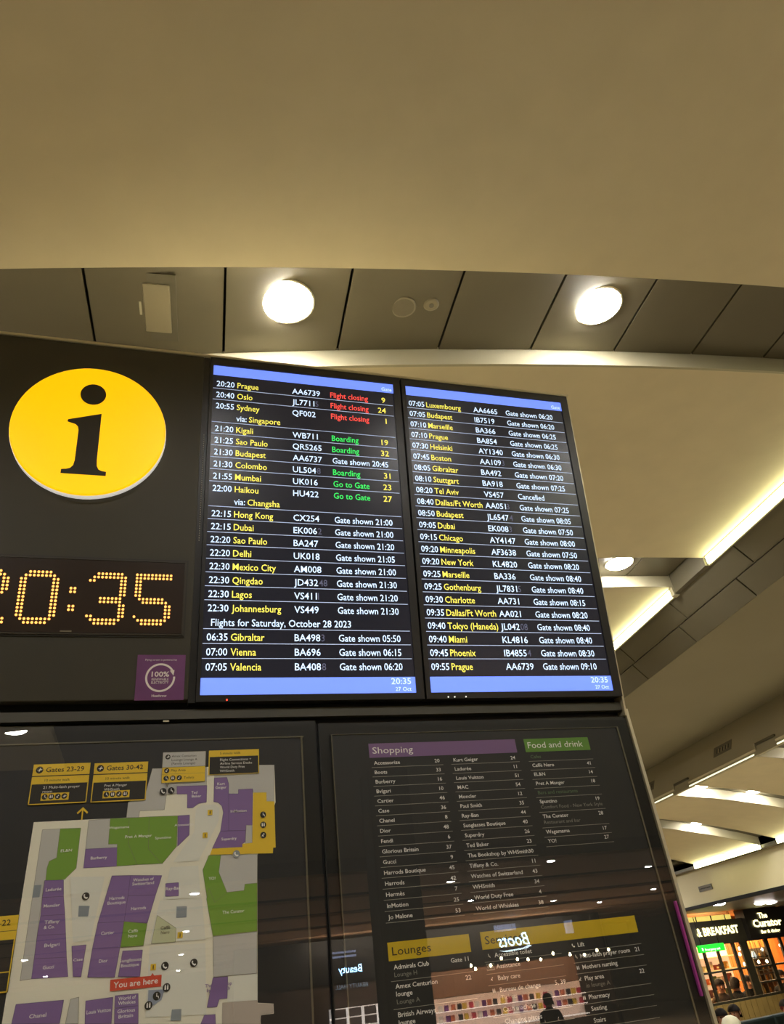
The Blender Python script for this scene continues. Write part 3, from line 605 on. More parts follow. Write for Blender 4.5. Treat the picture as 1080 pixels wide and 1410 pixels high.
rect(-.40, -.275, 1.687, 1.8245, 'field', yk+.0001); rect(-.40, -.2755, 1.7965, 1.8245, 'yellow', yk); rect(-.40, -.2755, 1.780, 1.7955, 'yellow', yk); rect(-.40, -.277, 1.7215, 1.7235, 'yellow', yk); rect(-.40, -.277, 1.687, 1.6895, 'yellow', yk); rect(-.2785, -.2762, 1.687, 1.78, 'yellow', yk)
b.text('Gates 1-22', -.2895, 1.8065, .0105, yk-.0002, pm['ink'], w=.075, align='r', bold=.01)
rect(-.006, .0965, 2.08, 2.1535, 'edge', yk+.0001); rect(-.005, .0955, 2.1175, 2.1525, 'grey', yk); rect(-.005, .0955, 2.101, 2.1165, 'yellow', yk); rect(-.005, .0955, 2.081, 2.1005, 'yellow', yk)
b.poly([(.003, 2.0805), (.013, 2.0805), (.009, 2.070)], yk, pm['edge'])
icon(.0065, 2.1415, .006, 'ink', 'plane'); icon(.0055, 2.109, .006, 'ink', 'baby'); icon(.005, 2.091, .006, 'ink', 'wheel'); icon(.0205, 2.091, .006, 'ink', 'pair'); icon(.0355, 2.091, .006, 'ink', 'baby')
for t, x, z, w in (('Amex Centurion', .0155, 2.1405, .058), ('Lounge', .0155, 2.1315, .026), ('Lounge A', .044, 2.1315, .032), ('(Family Lounge)', .0155, 2.1225, .056), ('Play Area', .0155, 2.1065, .034), ('Toilets', .046, 2.0885, .024)): b.text(t, x, z, .0055, yk-.0002, pm['ink'], w=w)
rect(.1035, .2265, 2.095, 2.154, 'yellow', yk+.0001); rect(.106, .2245, 2.096, 2.138, 'ink', yk)
b.text('5 minute walk', .1305, 2.1435, .0056, yk-.0002, pm['ink'], w=.05)
for t, z, w in (('Flight Connections +', 2.1275, .076), ('Airline Service Desks', 2.1185, .078), ('World Duty Free', 2.1095, .06), ('WHSmith', 2.1005, .035)): b.text(t, .131, z, .0056, yk-.0002, pm['white'], w=w)
for x, z, g in ((-.148, 1.849, 'phone'), (.0245, 1.703, 'phone'), (.084, 1.703, 'phone'), (.030, 1.664, 'pair'), (.0112, 1.651, 'wheel'), (-.004, 1.636, 'pair'), (0, 2.061, 'phone'), (.0182, 2.062, 'wheel')): icon(x, z, .0078, 'ink', g)
for z, g in ((1.996, 'wheel'), (1.973, 'pair'), (1.950, 'baby')): icon(.235, z, .0072, 'ink', g)
icon(.1722, 1.9125, .0082, 'slate', 'phone')
for x, z in ((.001, 1.7035), (.053, 1.758), (.110, 2.008), (.100, 1.958)):
    rect(x-.0055, x+.0055, z-.0058, z+.0058, 'yellow', yk); b.text('i', x, z-.0038, .0072, yk-.0002, pm['ink'], align='c', bold=.05)
b.build('signs_print', None, r)
b = MB(MO); b.box(-.565, .375, -.008, -.004, 1.0-1.4, 2.224); b.build('glass_pane', glassm, r)

# --- shop directory behind glass (lower right)
DO = (.87, 0, 1.0)
r = lower('shop_directory', .87, 1.0, label='black shop and service directory with purple, green and yellow headings behind glass', cat='directory')
b = MB(DO); b.box(.417, 1.270, .001, .008, 1.0, 2.185); b.build('poster', mat('directory_black', (42, 41, 35), .5), r)
b = MB(DO)
for a in ((.4165, 1.272, 2.185, 2.1865), (.4145, .417, 1.0, 2.1865), (1.2705, 1.2755, 1.0, 2.1865)): b.box(a[0], a[1], -.0015, .006, a[2], a[3])
b.build('inner_frame', mat('inner_frame', (118, 112, 90), .3, metal=.3), r)
def header(x0, x1, z0, z1, m, t, tm, h, w):
    b = MB(DO); b.face([(x0, .0004, z0), (x1, .0004, z0), (x1, .0004, z1), (x0, .0004, z1)], pm[m]); b.text(t, x0+.0095, z0+.0105, h, .0002, pm[tm], w=w); b.build('heading', None, r)
header(.5135, .9375, 2.1225, 2.1595, 'hp', 'Shopping', 'white', .0165, .112)
header(.964, 1.1675, 2.1225, 2.159, 'hg', 'Food and drink', 'white', .0165, .173)
header(.516, .718, 1.6645, 1.7015, 'hy', 'Lounges', 'ink', .0165, .094)
header(.747, 1.1725, 1.6655, 1.7025, 'hy', 'Services', 'ink', .0165, .097)
NW = .053/textobj_width('Burberry', .0088, .008)
def entry(t, x, z, num=None, xn=None, m='white', x0=None, x1=None, zl=None, sub=None, more=None):
    b = MB(DO)
    b.text(t, x, z, .0088, .0004, pm[m], w=textobj_width(t, .0088, .008)*NW, bold=.008)
    if more: b.text(more, x, z-.0145, .0088, .0004, pm[m], w=textobj_width(more, .0088, .008)*NW, bold=.008)
    if sub:
        q = z-(.0145 if not more else .029); b.text(sub, x, q, .0085, .0004, pm['dim'], w=textobj_width(sub, .0085)*NW)
    if num: b.text(num, xn, z, .0088, .0004, pm[m], w=textobj_width(num, .0088, .008)*NW, bold=.008, align='r')
    if zl: b.face([(x0, .0004, zl-.0005), (x1, .0004, zl-.0005), (x1, .0004, zl+.0005), (x0, .0004, zl+.0005)], pm['rule'])
    b.build('entry', None, r)
L1 = [('Accessorize', 20), ('Boots', 33), ('Burberry', 16), ('Bvlgari', 10), ('Cartier', 46), ('Case', 36), ('Chanel', 8), ('Dior', 48), ('Fendi', 6), ('Glorious Britain', 37), ('Gucci', 9), ('Harrods Boutique', 45), ('Harrods', 42), ('Hermès', 7), ('InMotion', 25), ('Jo Malone', 53)]
L2 = [('Kurt Geiger', 24), ('Ladurée', 11), ('Louis Vuitton', 51), ('MAC', 54), ('Moncler', 12), ('Paul Smith', 35), ('Ray-Ban', 44), ('Sunglasses Boutique', 40), ('Superdry', 26), ('Ted Baker', 23), ('The Bookshop by WHSmith', 30), ('Tiffany & Co.', 11), ('Watches of Switzerland', 43), ('WHSmith', 34), ('World Duty Free', 4), ('World of Whiskies', 38)]
for i, (t, q) in enumerate(L1): entry(t, .524, 2.1045-.02375*i, str(q), .706, x0=.517, x1=.715, zl=2.0975-.02375*i)
for i, (t, q) in enumerate(L2): entry(t, .746, 2.1045-.02375*i, str(q), .928, x0=.738, x1=.9395, zl=2.0975-.02375*i)
for t, z, q, zl, m, sub in (('Cafes', 2.105, None, 2.097, 'gdim', None), ('Caffè Nero', 2.0815, '41', 2.073, 'white', None), ('EL&N', 2.0575, '14', 2.0485, 'white', None), ('Pret A Manger', 2.033, '18', 2.0245, 'white', None), ('Bars and restaurants', 2.009, None, 2.001, 'gdim', None),
    ('Spuntino', 1.986, '19', 1.963, 'white', 'Comfort Food - New York Style'), ('The Curator', 1.948, '28', 1.924, 'white', 'Restaurant and bar'), ('Wagamama', 1.9095, '17', 1.901, 'white', None), ('YO!', 1.887, '27', 1.878, 'white', None)):
    entry(t, .975, z, q, 1.157, m, .967, 1.168, zl, sub)
entry('Admirals Club', .526, 1.6475, 'Gate 11', .709, x0=.517, x1=.717, zl=1.625, sub='Lounge H')
entry('Amex Centurion', .526, 1.6105, '22', .709, x0=.517, x1=.717, zl=1.5725, more='lounge', sub='Lounge A')
entry('British Airways', .526, 1.5575, None, None, x0=.517, x1=.717, zl=1.515, more='lounge', sub='Gates A10')
for t, z, q, zl, sub in (('Accessible toilet', 1.648, None, 1.640, None), ('Assistance', 1.625, None, 1.616, None), ('Baby care', 1.602, None, 1.5935, None), ('Bureau de change', 1.5785, '5, 39', 1.5555, 'Tickets'), ('Cash machine', 1.5405, None, 1.532, None), ('Changing places', 1.518, None, 1.509, None), ('Customs', 1.495, None, 1.486, None)):
    entry(t, .775, z, q, .945, 'white', .748, .9495, zl, sub)
for t, z, q, zl, sub in (('Lift', 1.649, None, 1.640, None), ('Multi-faith prayer room', 1.625, '21', 1.6165, None), ('Mothers nursing', 1.602, None, 1.594, None), ('Play area', 1.579, '22', 1.5555, 'in lounge A'), ('Pharmacy', 1.541, None, 1.5325, None), ('Seating', 1.518, None, 1.5105, None), ('Stairs', 1.495, None, 1.4865, None)):
    entry(t, .997, z, q, 1.162, 'white', .977, 1.1725, zl, sub)
b = MB(DO); yk = .0012
for x, z, g in ((.760, 1.652, 'wheel'), (.760, 1.606, 'baby'), (.760, 1.5825, 'pair'), (.985, 1.653, 'phone'), (.985, 1.629, 'wheel'), (.985, 1.606, 'pair'), (.985, 1.583, 'baby'), (.985, 1.545, 'pair')): icon(x, z, .0066, 'field', g)
rect(.7505, .771, 1.6225, 1.637, 'dim', yk-.0006); b.text('OO', .7605, 1.6255, .009, yk-.0008, pm['field'], align='c', bold=.02)
b.build('icons_print', None, r)
b = MB(DO); b.box(.384, 1.311, -.008, -.004, 1.0-1.4, 2.217); b.build('glass_pane', glassm, r)

# ================================================================== THE CAFE SHOPFRONT AT THE RIGHT
FO = (10.312, 13.516, 0); FR = radians(18)
woodd = mat('dark_olive_wood', (52, 46, 28), .5, grain=.1, scale=8); lett = mat('lit_letters', (255, 246, 190), .4, emit=1.6); 
orange = mat('orange_wood', (196, 112, 50), .5, grain=.15, scale=5); cream = mat('lit_cream', (240, 214, 160), .5)
r = empty('cafe_shopfront', FO, (0, 0, FR), label='dark timber cafe and bar front with tall panes and lit lettering', cat='shopfront')
def fb(name, m, *box, par=None, bev=0):
    b = MB(); b.box(*box, bev=bev); return b.build(name, m, par or r)
fb('fascia', woodd, -3.2, .29, -.06, .06, 2.22, 2.60); fb('fascia', mat('fascia_dark', (38, 32, 22), .5), .29, 1.74, -.14, .06, 2.22, 2.73)
fb('lit_band', mat('yellow_band', (238, 214, 110), .5, emit=.7), -3.2, .0, -.05, .0, 2.605, 2.68)
for s_ in (-2.0, -1.55, -1.06, -.62, -.2): fb('band_divider', woodd, s_, s_+.02, -.06, -.05, 2.60, 2.685)
fb('copper_band', mat('copper', (176, 116, 70), .4, metal=.5), .0, 1.7, .05, .10, 2.735, 2.80)
for s_, w in ((-1.85, .06), (-1.45, .06), (-1.05, .06), (-.65, .06), (-.16, .08), (.16, .22), (.88, .12), (1.36, .08), (1.70, .10)): fb('mullion', woodd, s_-w/2, s_+w/2, -.035, -.002, 0, 2.22)
fb('transom', woodd, -3.2, .06, -.06, .01, 1.805, 1.835); fb('transom', woodd, .27, 1.7, -.06, .01, 1.79, 1.82); fb('transom', woodd, .27, 1.7, -.06, .01, 1.55, 1.58)
fb('sill', woodd, -3.2, 1.74, -.12, .04, 1.1, 1.2); fb('stall_riser', woodd, -3.2, 1.74, -.05, .02, 0, 1.1)
gl = glass_mat('shop_glass', .06)
for a, c in ((-1.82, -1.48), (-1.42, -1.08), (-1.02, -.68), (-.62, -.20), (-.12, .05), (.27, .82), (.94, 1.32), (1.40, 1.65)): fb('pane', gl, a, c, -.012, -.006, 1.2, 2.22)
for k in range(3): 
    for s0, s1 in ((.27, .82),): fb('glazing_bar', woodd, s0+.14*(k+.75), s0+.14*(k+.75)+.012, -.02, -.012, 1.58, 2.2)
for z_ in (1.68, 1.95): fb('glazing_bar', woodd, .27, .82, -.02, -.012, z_, z_+.012)
b = MB(); b.text('& BREAKFAST', -1.17, 2.375, .118, -.075, lett, w=1.25, bold=.035, th=.02); b.build('lettering', None, r)
b = MB(); b.text('The', .70, 2.565, .085, -.155, lett, w=.30, bold=.03, th=.02); b.text('Curator', .46, 2.425, .115, -.155, lett, w=.95, bold=.035, th=.02); b.text('Bar & dining', .64, 2.315, .052, -.155, lett, w=.62, bold=.03, th=.01); b.build('lettering', None, r)
fb('side_wall', mat('grey_wall', (150, 140, 120), .6), 1.76, 9.0, -.2, .1, 0, 3.1)
fb('interior_back', orange, -3.2, 5.6, 1.9, 2.0, 0, 3.0); fb('interior_ceiling', woodd, -3.2, 5.6, .1, 2.0, 2.75, 2.85); fb('interior_side', orange, 5.6, 5.66, .1, 2.0, 0, 3.0)
for i in range(22): fb('wall_board', orange, 2.0+.16*i, 2.145+.16*i, 1.84, 1.9, .3, 2.7)
for i, (s_, y_) in enumerate(((-.7, 1.1), (1.2, 1.3), (3.2, 1.3))):
    ld = bpy.data.lights.new('shop_light', 'AREA'); ld.energy = 120; ld.size = 1.0; ld.color = (1, .72, .38)
    lo_ = bpy.data.objects.new('shop_light', ld); C.objects.link(lo_); lo_.parent = r; lo_.location = (s_, y_, 2.7)
def ft(name, s_, y_, z_, **k):
    s_ += 1.45*y_
    p = Matrix.Rotation(FR, 4, 'Z') @ Vector((s_, y_, z_)); return empty(name, Vector(FO)+p, (0, 0, FR), **k)
q = ft('display_shelf', -.85, 1.25, 0, label='brightly lit display shelving behind the left panes of the cafe', cat='shelf')
for z_ in (1.12, 1.36, 1.58, 1.80, 2.02): b = MB(); b.box(-1.0, .6, -.12, .12, z_, z_+.02); b.build('shelf_board', cream, q)
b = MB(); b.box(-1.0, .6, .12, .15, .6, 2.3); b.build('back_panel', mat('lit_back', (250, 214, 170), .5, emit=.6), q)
b = MB(); b.box(-1.0, .6, -.12, .12, 0, 1.12); b.build('plinth', woodd, q)
cols = [(226, 120, 60), (240, 222, 170), (150, 60, 40), (214, 160, 60), (90, 110, 60), (235, 200, 190), (120, 70, 60)]
boxp = None
for i in range(34):
    z_ = (1.14, 1.38, 1.60, 1.82)[i % 4]; s_ = -1.80+(i//4)*.175+random.uniform(-.02, .02); h_ = random.uniform(.08, .16); m = mat('goods_%d' % (i % 7), cols[i % 7], .5)
    o = ft('packet', s_, 1.23, z_, label='small coloured packet on the lit cafe display shelving', cat='packet', group='packets on the lit cafe shelves')
    b = MB(); b.box(-.04, .04, -.04, .04, 0, h_, bev=.006); b.build('box', m, o)
    b = MB(); b.box(-.03, .03, -.0415, -.04, h_*.3, h_*.65); b.build('wrapper_label', cream, o)
q = ft('wine_rack', .55, 1.1, 0, label='dark timber rack of glowing bottles behind the middle pane', cat='rack')
for z_ in (1.3, 1.5, 1.7, 1.9): b = MB(); b.box(-.3, .3, -.1, .1, z_, z_+.015); b.build('shelf_board', woodd, q)
for s_ in (-.3, -.1, .1, .3): b = MB(); b.box(s_-.008, s_+.008, -.1, .1, 0, 2.1); b.build('upright', woodd, q)
bp_ = None
for i in range(20):
    s_ = .30+.125*(i % 5)-.01; z_ = (1.315, 1.515, 1.715, 1.915)[i//5]
    if bp_ is None:
        bp_ = ft('bottle', s_, 1.1, z_, label='bottle standing in the dark rack behind the middle pane', cat='bottle', group='bottles in the cafe rack')
        b = MB(); b.lathe((0, 0, 0), [(.028, 0), (.03, .01), (.03, .085), (.012, .115), (.011, .145)], 10); b.build('glass_body', mat('bottle_glass', (150, 120, 50), .2), bp_)
        b = MB(); b.cyl((0, 0, .145), .0125, .012, n=8); b.build('cap', woodd, bp_)
    else:
        o = copy_tree(bp_); p = Matrix.Rotation(FR, 4, 'Z') @ Vector((s_+1.45*1.1, 1.1, z_)); o.location = Vector(FO)+p
bulb = mat('bulb_glow', (255, 240, 190), .4, emit=9)
for s_, z_ in ((.03, 2.12), (-.01, 2.03), (.04, 1.87), (.50, 1.87), (.77, 1.86), (.73, 2.06), (1.38, 2.09)):
    o = ft('pendant_lamp', s_, .3, z_, label='tiny bare bulb hanging behind the cafe glass', cat='lamp', group='bare bulbs hanging in the cafe')
    b = MB(); b.lathe((0, 0, 0), [(.004, -.026), (.018, -.018), (.024, 0), (.018, .018), (.007, .03)], 12); b.build('bulb', bulb, o)
    b = MB(); b.cyl((0, 0, .03), .004, 2.75-z_-.03, n=6); b.build('cord', gapm, o)
o = ft('glass_pendant', .415, .2, 2.0, label='pale glass lamp shade hanging beside the thick cafe column', cat='lamp')
b = MB(); b.lathe((0, 0, 0), [(.035, -.06), (.045, -.03), (.03, .03), (.012, .06)], 14); b.build('shade', mat('pale_shade', (214, 232, 226), .3, emit=.7), o); b = MB(); b.cyl((0, 0, .06), .004, .69, n=6); b.build('cord', gapm, o)
# green exit sign hung in front
o = ft('exit_sign', -.71, -.45, 2.125, label='bright green hanging emergency exit sign over the left panes', cat='sign')
gm = mat('exit_green', (20, 200, 40), .4, emit=1.0)
b = MB(); b.box(-.35, .35, 0, .05, 0, .112, bev=.008); b.build('box', gm, o)
b = MB(); b.text('Emergency exit', -.21, .022, .036, -.002, mat('exit_white', (235, 255, 235), .4, emit=1.2), w=.42, bold=.01); b.poly([(-.30, .03), (-.285, .052), (-.295, .07), (-.265, .07), (-.25, .05), (-.262, .02), (-.272, .02), (-.268, .045)], -.002, MATS['exit_white']); b.build('lettering', None, o)
for s_ in (-.25, .25): b = MB(); b.cyl((s_, .025, .112), .006, .42, n=8); b.build('hanger', gapm, o)
# timber screen and teal booth in front of the glass
q = ft('timber_screen', -.7, -.16, 0, label='low screen of pale upright boards below the cafe panes', cat='screen')
b = MB(); b.box(-2.5, 2.4, .0, .03, 0, 1.40); b.build('frame', woodd, q)
for i in range(30):
    s_ = -2.48+.16*i
    b = MB(); b.box(s_, s_+.15, -.02, 0, .5, 1.36); b.build('board', mat('pale_board', (150, 122, 62), .5, grain=.12, scale=6), q)
q = ft('booth_bench', -.3, -1.62, 0, label='long dark teal upholstered booth back along the foot of the frame', cat='bench')
for i in range(5):
    s_ = -1.9+.86*i; b = MB(); b.box(s_, s_+.84, 0, .14, .40, 1.24, bev=.03); b.build('back_cushion', mat('teal_leather', (34, 46, 42), .7, spec=.2), q)
b = MB(); b.box(-1.9, 2.4, -.02, .16, 0, .40); b.build('base', woodd, q)

# ---- people
skin = mat('skin', (176, 122, 88), .6)
def person(loc, rz, pose, shirt, trousers, hair, H=1.72, cap=None, label='', group=None, glasses=False, longhair=False, skinm=None):
    sk = skinm or skin
    k = H/1.72; r = empty('person', loc, (0, 0, rz), label=label, cat='person', group=group)
    sit = pose == 'sit'
    hz = .52 if sit else .93
    V, R, E_ = [], [], []
    def a(p, rad, par=None, ry=None):
        V.append(Vector(p)*k); R.append((rad*k, (ry or rad)*k)); i = len(V)-1
        if par is not None: E_.append((par, i))
        return i
    pel = a((0, 0, hz), .135, None, .10)
    w = a((0, -.005, hz+.17), .115, pel, .09); ch = a((0, -.01, hz+.41), .135, w, .105); nk = a((0, 0, hz+.55), .055, ch); hd0 = a((0, -.01, hz+.61), .06, nk); hd = a((0, -.02, hz+.67), .082, hd0, .088); top = a((0, -.01, hz+.75), .062, hd, .07)
    for s_ in (-1, 1):
        sh = a((s_*.17, 0, hz+.50), .06, ch)
        if sit: el = a((s_*.22, -.10, hz+.20), .043, sh); wr = a((s_*.14, -.32, hz+.20), .028, el); hn = a((s_*.12, -.38, hz+.20), .036, wr, .018); fd = Vector((-.1*s_, -1, -.25)).normalized()
        else: el = a((s_*.23, .02, hz+.20), .043, sh); wr = a((s_*.24, -.05, hz-.05), .028, el); hn = a((s_*.24, -.07, hz-.12), .036, wr, .018); fd = Vector((0, -.2, -1)).normalized()
        base = V[hn]/k
        side = Vector((0, 1, 0)) if not sit else Vector((1, 0, 0))
        for j, (off, ln) in enumerate(((-.024, .062), (-.008, .075), (.008, .07), (.024, .055))):
            f1 = a(base+side*off+fd*.03, .010, hn); f2 = a(base+side*off*1.1+fd*(.03+ln*.5)+Vector((0, -.004, 0)), .009, f1); a(base+side*off*1.1+fd*(.03+ln)+Vector((0, -.012, -.004)), .007, f2)
        t1 = a(base+side*-.034-fd*.005, .011, hn); a(base+side*-.046+fd*.03, .009, t1)
        if sit: kn = a((s_*.12, -.42, .50), .065, pel); an = a((s_*.12, -.44, .09), .04, kn); a((s_*.13, -.58, .04), .035, an)
        else: kn = a((s_*.10, -.01, .50), .062, pel); an = a((s_*.11, .02, .09), .04, kn); a((s_*.12, -.13, .04), .035, an)
    me = bpy.data.meshes.new('body'); me.from_pydata([tuple(v) for v in V], E_, []); me.update()
    o = bpy.data.objects.new('body', me); C.objects.link(o)
    m = o.modifiers.new('s', 'SKIN'); m.use_smooth_shade = True
    for i, d in enumerate(me.skin_vertices[0].data): d.radius = R[i]; d.use_root = (i == 0)
    o.modifiers.new('b', 'SUBSURF').levels = 1
    dg = bpy.context.evaluated_depsgraph_get(); dg.update(); m2 = bpy.data.meshes.new_from_object(o.evaluated_get(dg)); bpy.data.objects.remove(o); bpy.data.meshes.remove(me)
    m2.materials.clear()
    for q in (sk, shirt, trousers, mat('shoe', (30, 26, 22), .5)): m2.materials.append(q)
    for p in m2.polygons:
        c = p.center/k; p.use_smooth = True
        if c.z < .085: i = 3
        elif c.z > hz+.575: i = 0
        elif sit and c.y < -.30 and c.z > hz+.12 and abs(c.x) < .2: i = 0
        elif not sit and abs(c.x) > .17 and c.z < hz-.05: i = 0
        elif c.z < hz+.04 and abs(c.x) < .2: i = 2
        else: i = 1
        p.material_index = i
    bo = bpy.data.objects.new('body', m2); C.objects.link(bo); bo.parent = r
    hc = Vector((0, -.015, hz+.685))*k
    for sx in (-.03, .03): b = MB(); b.cyl(Vector((sx, -.092, .0))*k+hc, .009*k, -.006*k, 'y', 8); b.build('eye', mat('eye_dark', (24, 18, 14), .3), r)
    b = MB(); b.hexa([Vector(p)*k+hc for p in ((-.012, -.09, -.04), (.012, -.09, -.04), (.006, -.088, 0), (-.006, -.088, 0), (-.008, -.115, -.038), (.008, -.115, -.038), (.003, -.092, 0), (-.003, -.092, 0))]); b.build('nose', sk, r)
    b = MB(); b.box(hc.x-.022*k, hc.x+.022*k, hc.y-.094*k, hc.y-.084*k, hc.z-.066*k, hc.z-.058*k); b.build('mouth', mat('lip', (130, 66, 58), .5), r)
    for sx in (-1, 1): b = MB(); b.box(hc.x+sx*.084*k-.008*k, hc.x+sx*.084*k+.008*k, hc.y-.012*k, hc.y+.02*k, hc.z-.03*k, hc.z+.03*k, bev=.006); b.build('ear', sk, r)
    b = MB(); n = 16; rings = []
    for j in range(7):
        ph = pi/2*j/6; rr = cos(ph)
        ring = [b.v(hc+Vector((.098*k*rr*cos(2*pi*i/n), (.105*rr*sin(2*pi*i/n)+.012)*k, (.02+.098*sin(ph)-(.0 if sin(2*pi*i/n) < .1 else (.09 if not longhair else .22)*(1-j/6)))*k))) for i in range(n)] if j < 6 else [b.v(hc+Vector((0, .012*k, .118*k)))]
        rings.append(ring)
    for A, B_ in zip(rings, rings[1:]):
        for i in range(n):
            b.bm.faces.new((A[i], A[(i+1) % n], B_[(i+1) % n], B_[i]) if len(B_) > 1 else (A[i], A[(i+1) % n], B_[0]))
    o = b.build('hair', hair, r)
    for p in o.data.polygons: p.use_smooth = True
    if cap:
        b = MB(); b.lathe(hc+Vector((0, .005, .015))*k, [(.112*k, -.01*k), (.116*k, .015*k), (.112*k, .06*k), (.08*k, .105*k), (.03*k, .128*k), (.004*k, .13*k)], 20); o = b.build('cap', cap, r); o['label'] = 'close fitting pale cap'
        b = MB(); b.lathe(hc+Vector((0, .005, .0))*k, [(.117*k, 0), (.12*k, .012*k), (.117*k, .026*k)], 20); b.build('cap_band', mat('cap_band', (64, 62, 50), .7), r)
    if glasses:
        b = MB()
        for sx in (-.032, .032): b.lathe(hc+Vector((sx, -.102, 0))*k, [(.022*k, 0), (.024*k, .003*k), (.026*k, 0)], 12, axis='y')
        b.box(hc.x-.01*k, hc.x+.01*k, hc.y-.104*k, hc.y-.10*k, hc.z-.002, hc.z+.002); b.build('glasses', mat('glasses_red', (110, 30, 26), .4), r)
    return r
def fm(s_, y_): s_ += 1.45*y_; p = Matrix.Rotation(FR, 4, 'Z') @ Vector((s_, y_, 0)); return Vector(FO)+p
blk = mat('cloth_black', (22, 21, 20), .8, spec=.1); brn = mat('cloth_brown', (62, 48, 36), .8, spec=.1); wht = mat('cap_white', (236, 232, 205), .7); dk = mat('hair_dark', (26, 20, 16), .7, spec=.1); gryc = mat('cloth_grey', (70, 68, 62), .8, spec=.1)
person(fm(-.62, -2.35), -.65-.9, 'sit', blk, brn, dk, 1.80, cap=wht, label='seated person in a pale knitted cap and dark top by the teal booth', longhair=False)
person(fm(.80, -.80), -.65-.4, 'sit', blk, blk, dk, 1.74, label='seated person in black with red glasses at the right edge of the frame', glasses=True)
person(fm(-.96, -.80), -.5, 'sit', brn, blk, dk, 1.80, label='seated person in brown, left of two against the timber screen')
person(fm(-.62, -.55), -1.0, 'sit', gryc, blk, dk, 1.80, label='seated person in grey, right of two against the timber screen')
person(fm(-.05, .62), -.2, 'stand', blk, blk, dk, 1.68, label='standing long haired figure in black seen through the pane left of the thick column', longhair=True)
person(fm(1.08, .5), -.9, 'stand', blk, blk, dk, 1.69, label='standing dark figure seen through the rightmost cafe pane')
person(fm(-.90, .48), -.4, 'stand', brn, blk, dk, 1.70, label='standing figure in brown silhouetted before the lit shelves')
person(fm(-.44, .42), 2.0, 'stand', blk, blk, dk, 1.69, label='standing figure in black at the right end of the lit shelves')

# ================================================================== BEHIND THE VIEWER (mirrored in the glass)
r = empty('beauty_shopfront', (12, -30, 0), (0, 0, pi), label='dark fronted pharmacy and beauty shop behind the viewer, mirrored in the glass', cat='shopfront')
neon = mat('sign_bluewhite', (210, 240, 255), .4, emit=6)
fb('fascia', mat('rear_fascia', (20, 20, 22), .4), -7, 9, -.1, .2, 2.72, 4.2, par=r)
for i in range(16): fb('timber_panel', mat('rear_wood', (150, 108, 80), .5, grain=.06, scale=3), -5.4+.43*i, -4.98+.43*i, -.03, .0, 1.78, 2.70, par=r)
fb('rear_wall', mat('rear_wall_dark', (60, 44, 34), .6), -7, 9, .0, .3, 0, 2.72, par=r)
fb('shelf_back', mat('rear_shelf_back', (245, 215, 195), .5, emit=.35), -5.4, 1.4, -.06, -.01, .5, 1.76, par=r)
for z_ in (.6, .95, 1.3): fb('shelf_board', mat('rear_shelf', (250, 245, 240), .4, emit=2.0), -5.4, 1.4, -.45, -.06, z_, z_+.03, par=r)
for z_ in (.95, 1.25, 1.55, 1.85): fb('shelf_board', MATS['rear_shelf'], 3.5, 5.4, -.45, -.06, z_, z_+.03, par=r)
for x_ in (3.5, 4.1, 4.7, 5.37): fb('shelf_upright', MATS['rear_shelf'], x_, x_+.03, -.45, -.06, .5, 1.85, par=r)
b = MB(); b.text('Boots', -3.42, 3.28, .46, -.14, neon, w=1.45, shear=.25, bold=.0, th=.02)
b.poly([(-3.5, 3.22), (-3.2, 3.13), (-2.3, 3.08), (-1.95, 3.16), (-2.3, 3.14), (-3.1, 3.18), (-3.35, 3.26)], -.15, neon, .02); b.build('lettering', None, r)
b = MB(); b.text('Beauty', 4.0, 3.02, .25, -.14, neon, w=.95, bold=.0, th=.02); b.build('lettering', None, r)
b = MB(); b.text('BEAUTY HALL', 3.8, 2.50, .14, -.10, mat('sign_dimblue', (150, 180, 210), .4, emit=1.2), w=1.3); b.build('lettering', None, r)
for x0, x1, z0, z1 in ((-2.9, -1.9, 3.85, 4.1), (-5.6, -5.2, 3.5, 4.0), (4.2, 5.2, 3.55, 3.62), (4.2, 5.2, 3.7, 3.77)): fb('light_panel', mat('pale_blue_panel', (130, 150, 200), .4, emit=.9), x0, x1, -.16, -.1, z0, z1, par=r)
bx = None
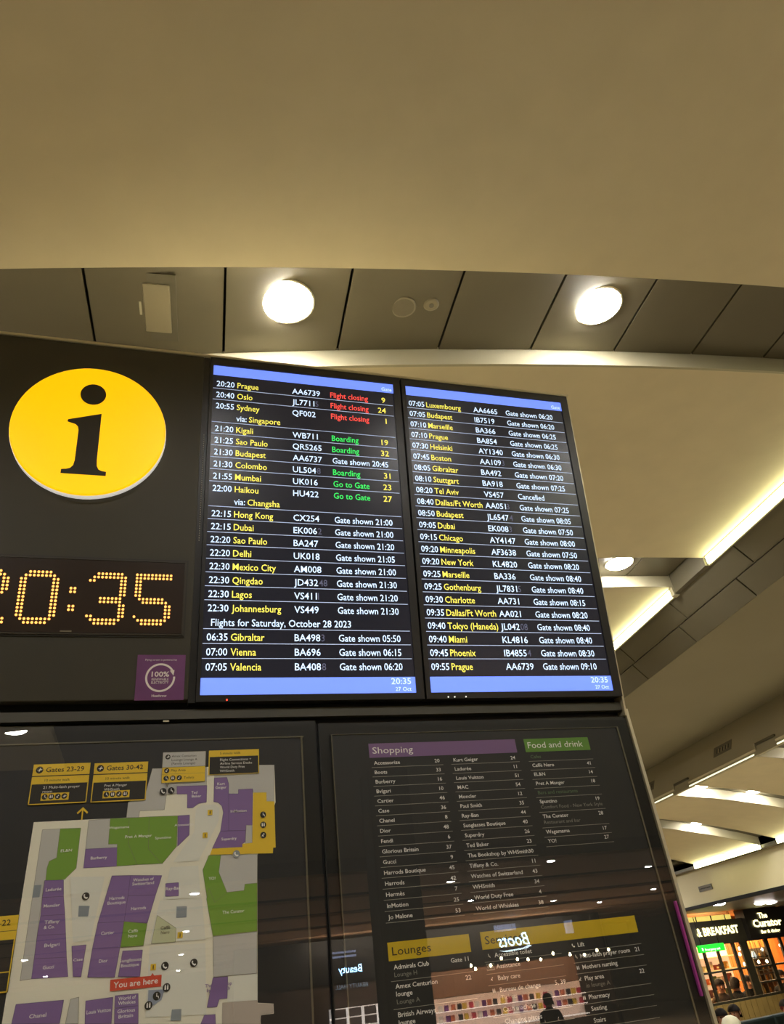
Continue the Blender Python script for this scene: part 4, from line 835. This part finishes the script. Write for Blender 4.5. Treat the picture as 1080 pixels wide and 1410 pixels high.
for i in range(48):
    lx = -5.2+.27*(i % 24)+random.uniform(-.05, .05); z_ = (1.33, .98)[i//24]
    if i < 6 or bx is None:
        m = mat('rear_goods_%d' % (i % 6), [(200, 60, 80), (230, 190, 60), (60, 50, 50), (220, 120, 80), (120, 60, 130), (240, 230, 220)][i % 6], .5)
        o = empty('product_box', (12-lx, -29.70, z_), label='product carton on the lit shop shelves behind the viewer', cat='carton', group='cartons on the mirrored shop shelves')
        b = MB(); b.box(-.08, .08, -.06, .06, 0, .2, bev=.01); b.build('carton', m, o); 
        bx = (bx or [])+[o]
    else:
        o = copy_tree(bx[i % 6]); o.location = (12-lx, -29.70, z_)
for i, (x, z_) in enumerate(((12.0, 2.72), (12.2, 2.6), (12.9, 2.65), (14.0, 2.75), (14.5, 2.7), (15.1, 2.65), (15.6, 2.8), (16.4, 2.7), (17.1, 2.62), (17.6, 2.72), (18.2, 2.7), (13.4, 2.85))):
    o = empty('pendant_lamp', (x, -28.2-.1*(i % 3), z_+.0), label='small round bulb hanging before the shop behind the viewer', cat='lamp', group='bulbs hanging before the mirrored shop')
    b = MB(); b.lathe((0, 0, 0), [(.01, -.06), (.045, -.04), (.06, 0), (.045, .04), (.015, .07)], 12); b.build('bulb', mat('rear_bulb', (255, 235, 180), .4, emit=40), o)
    b = MB(); b.cyl((0, 0, .07), .006, 3.8+DZ-z_-.07, n=6); b.build('cord', gapm, o)
for x, e in ((9.0, 420), (15.0, 520)):
    ld = bpy.data.lights.new('shop_light', 'AREA'); ld.shape = 'RECTANGLE'; ld.size = 6; ld.size_y = .5; ld.energy = e; ld.color = (1, .82, .62)  # unseen area lamps added to brighten the mirrored shop wall
    o = bpy.data.objects.new('shop_light', ld); C.objects.link(o); o.location = (x, -28.0, 3.7+DZ); o.rotation_euler = (radians(-25), 0, 0)
person((7.4, -12.0, 0), 0, 'stand', blk, blk, dk, 1.80, label='standing figure in black behind the viewer, mirrored at the foot of the directory')
person((9.2, -13.0, 0), .4, 'stand', blk, blk, dk, 1.70, label='second standing figure in black behind the viewer, mirrored to the right of the first', longhair=True)
bpy.context.view_layer.update()
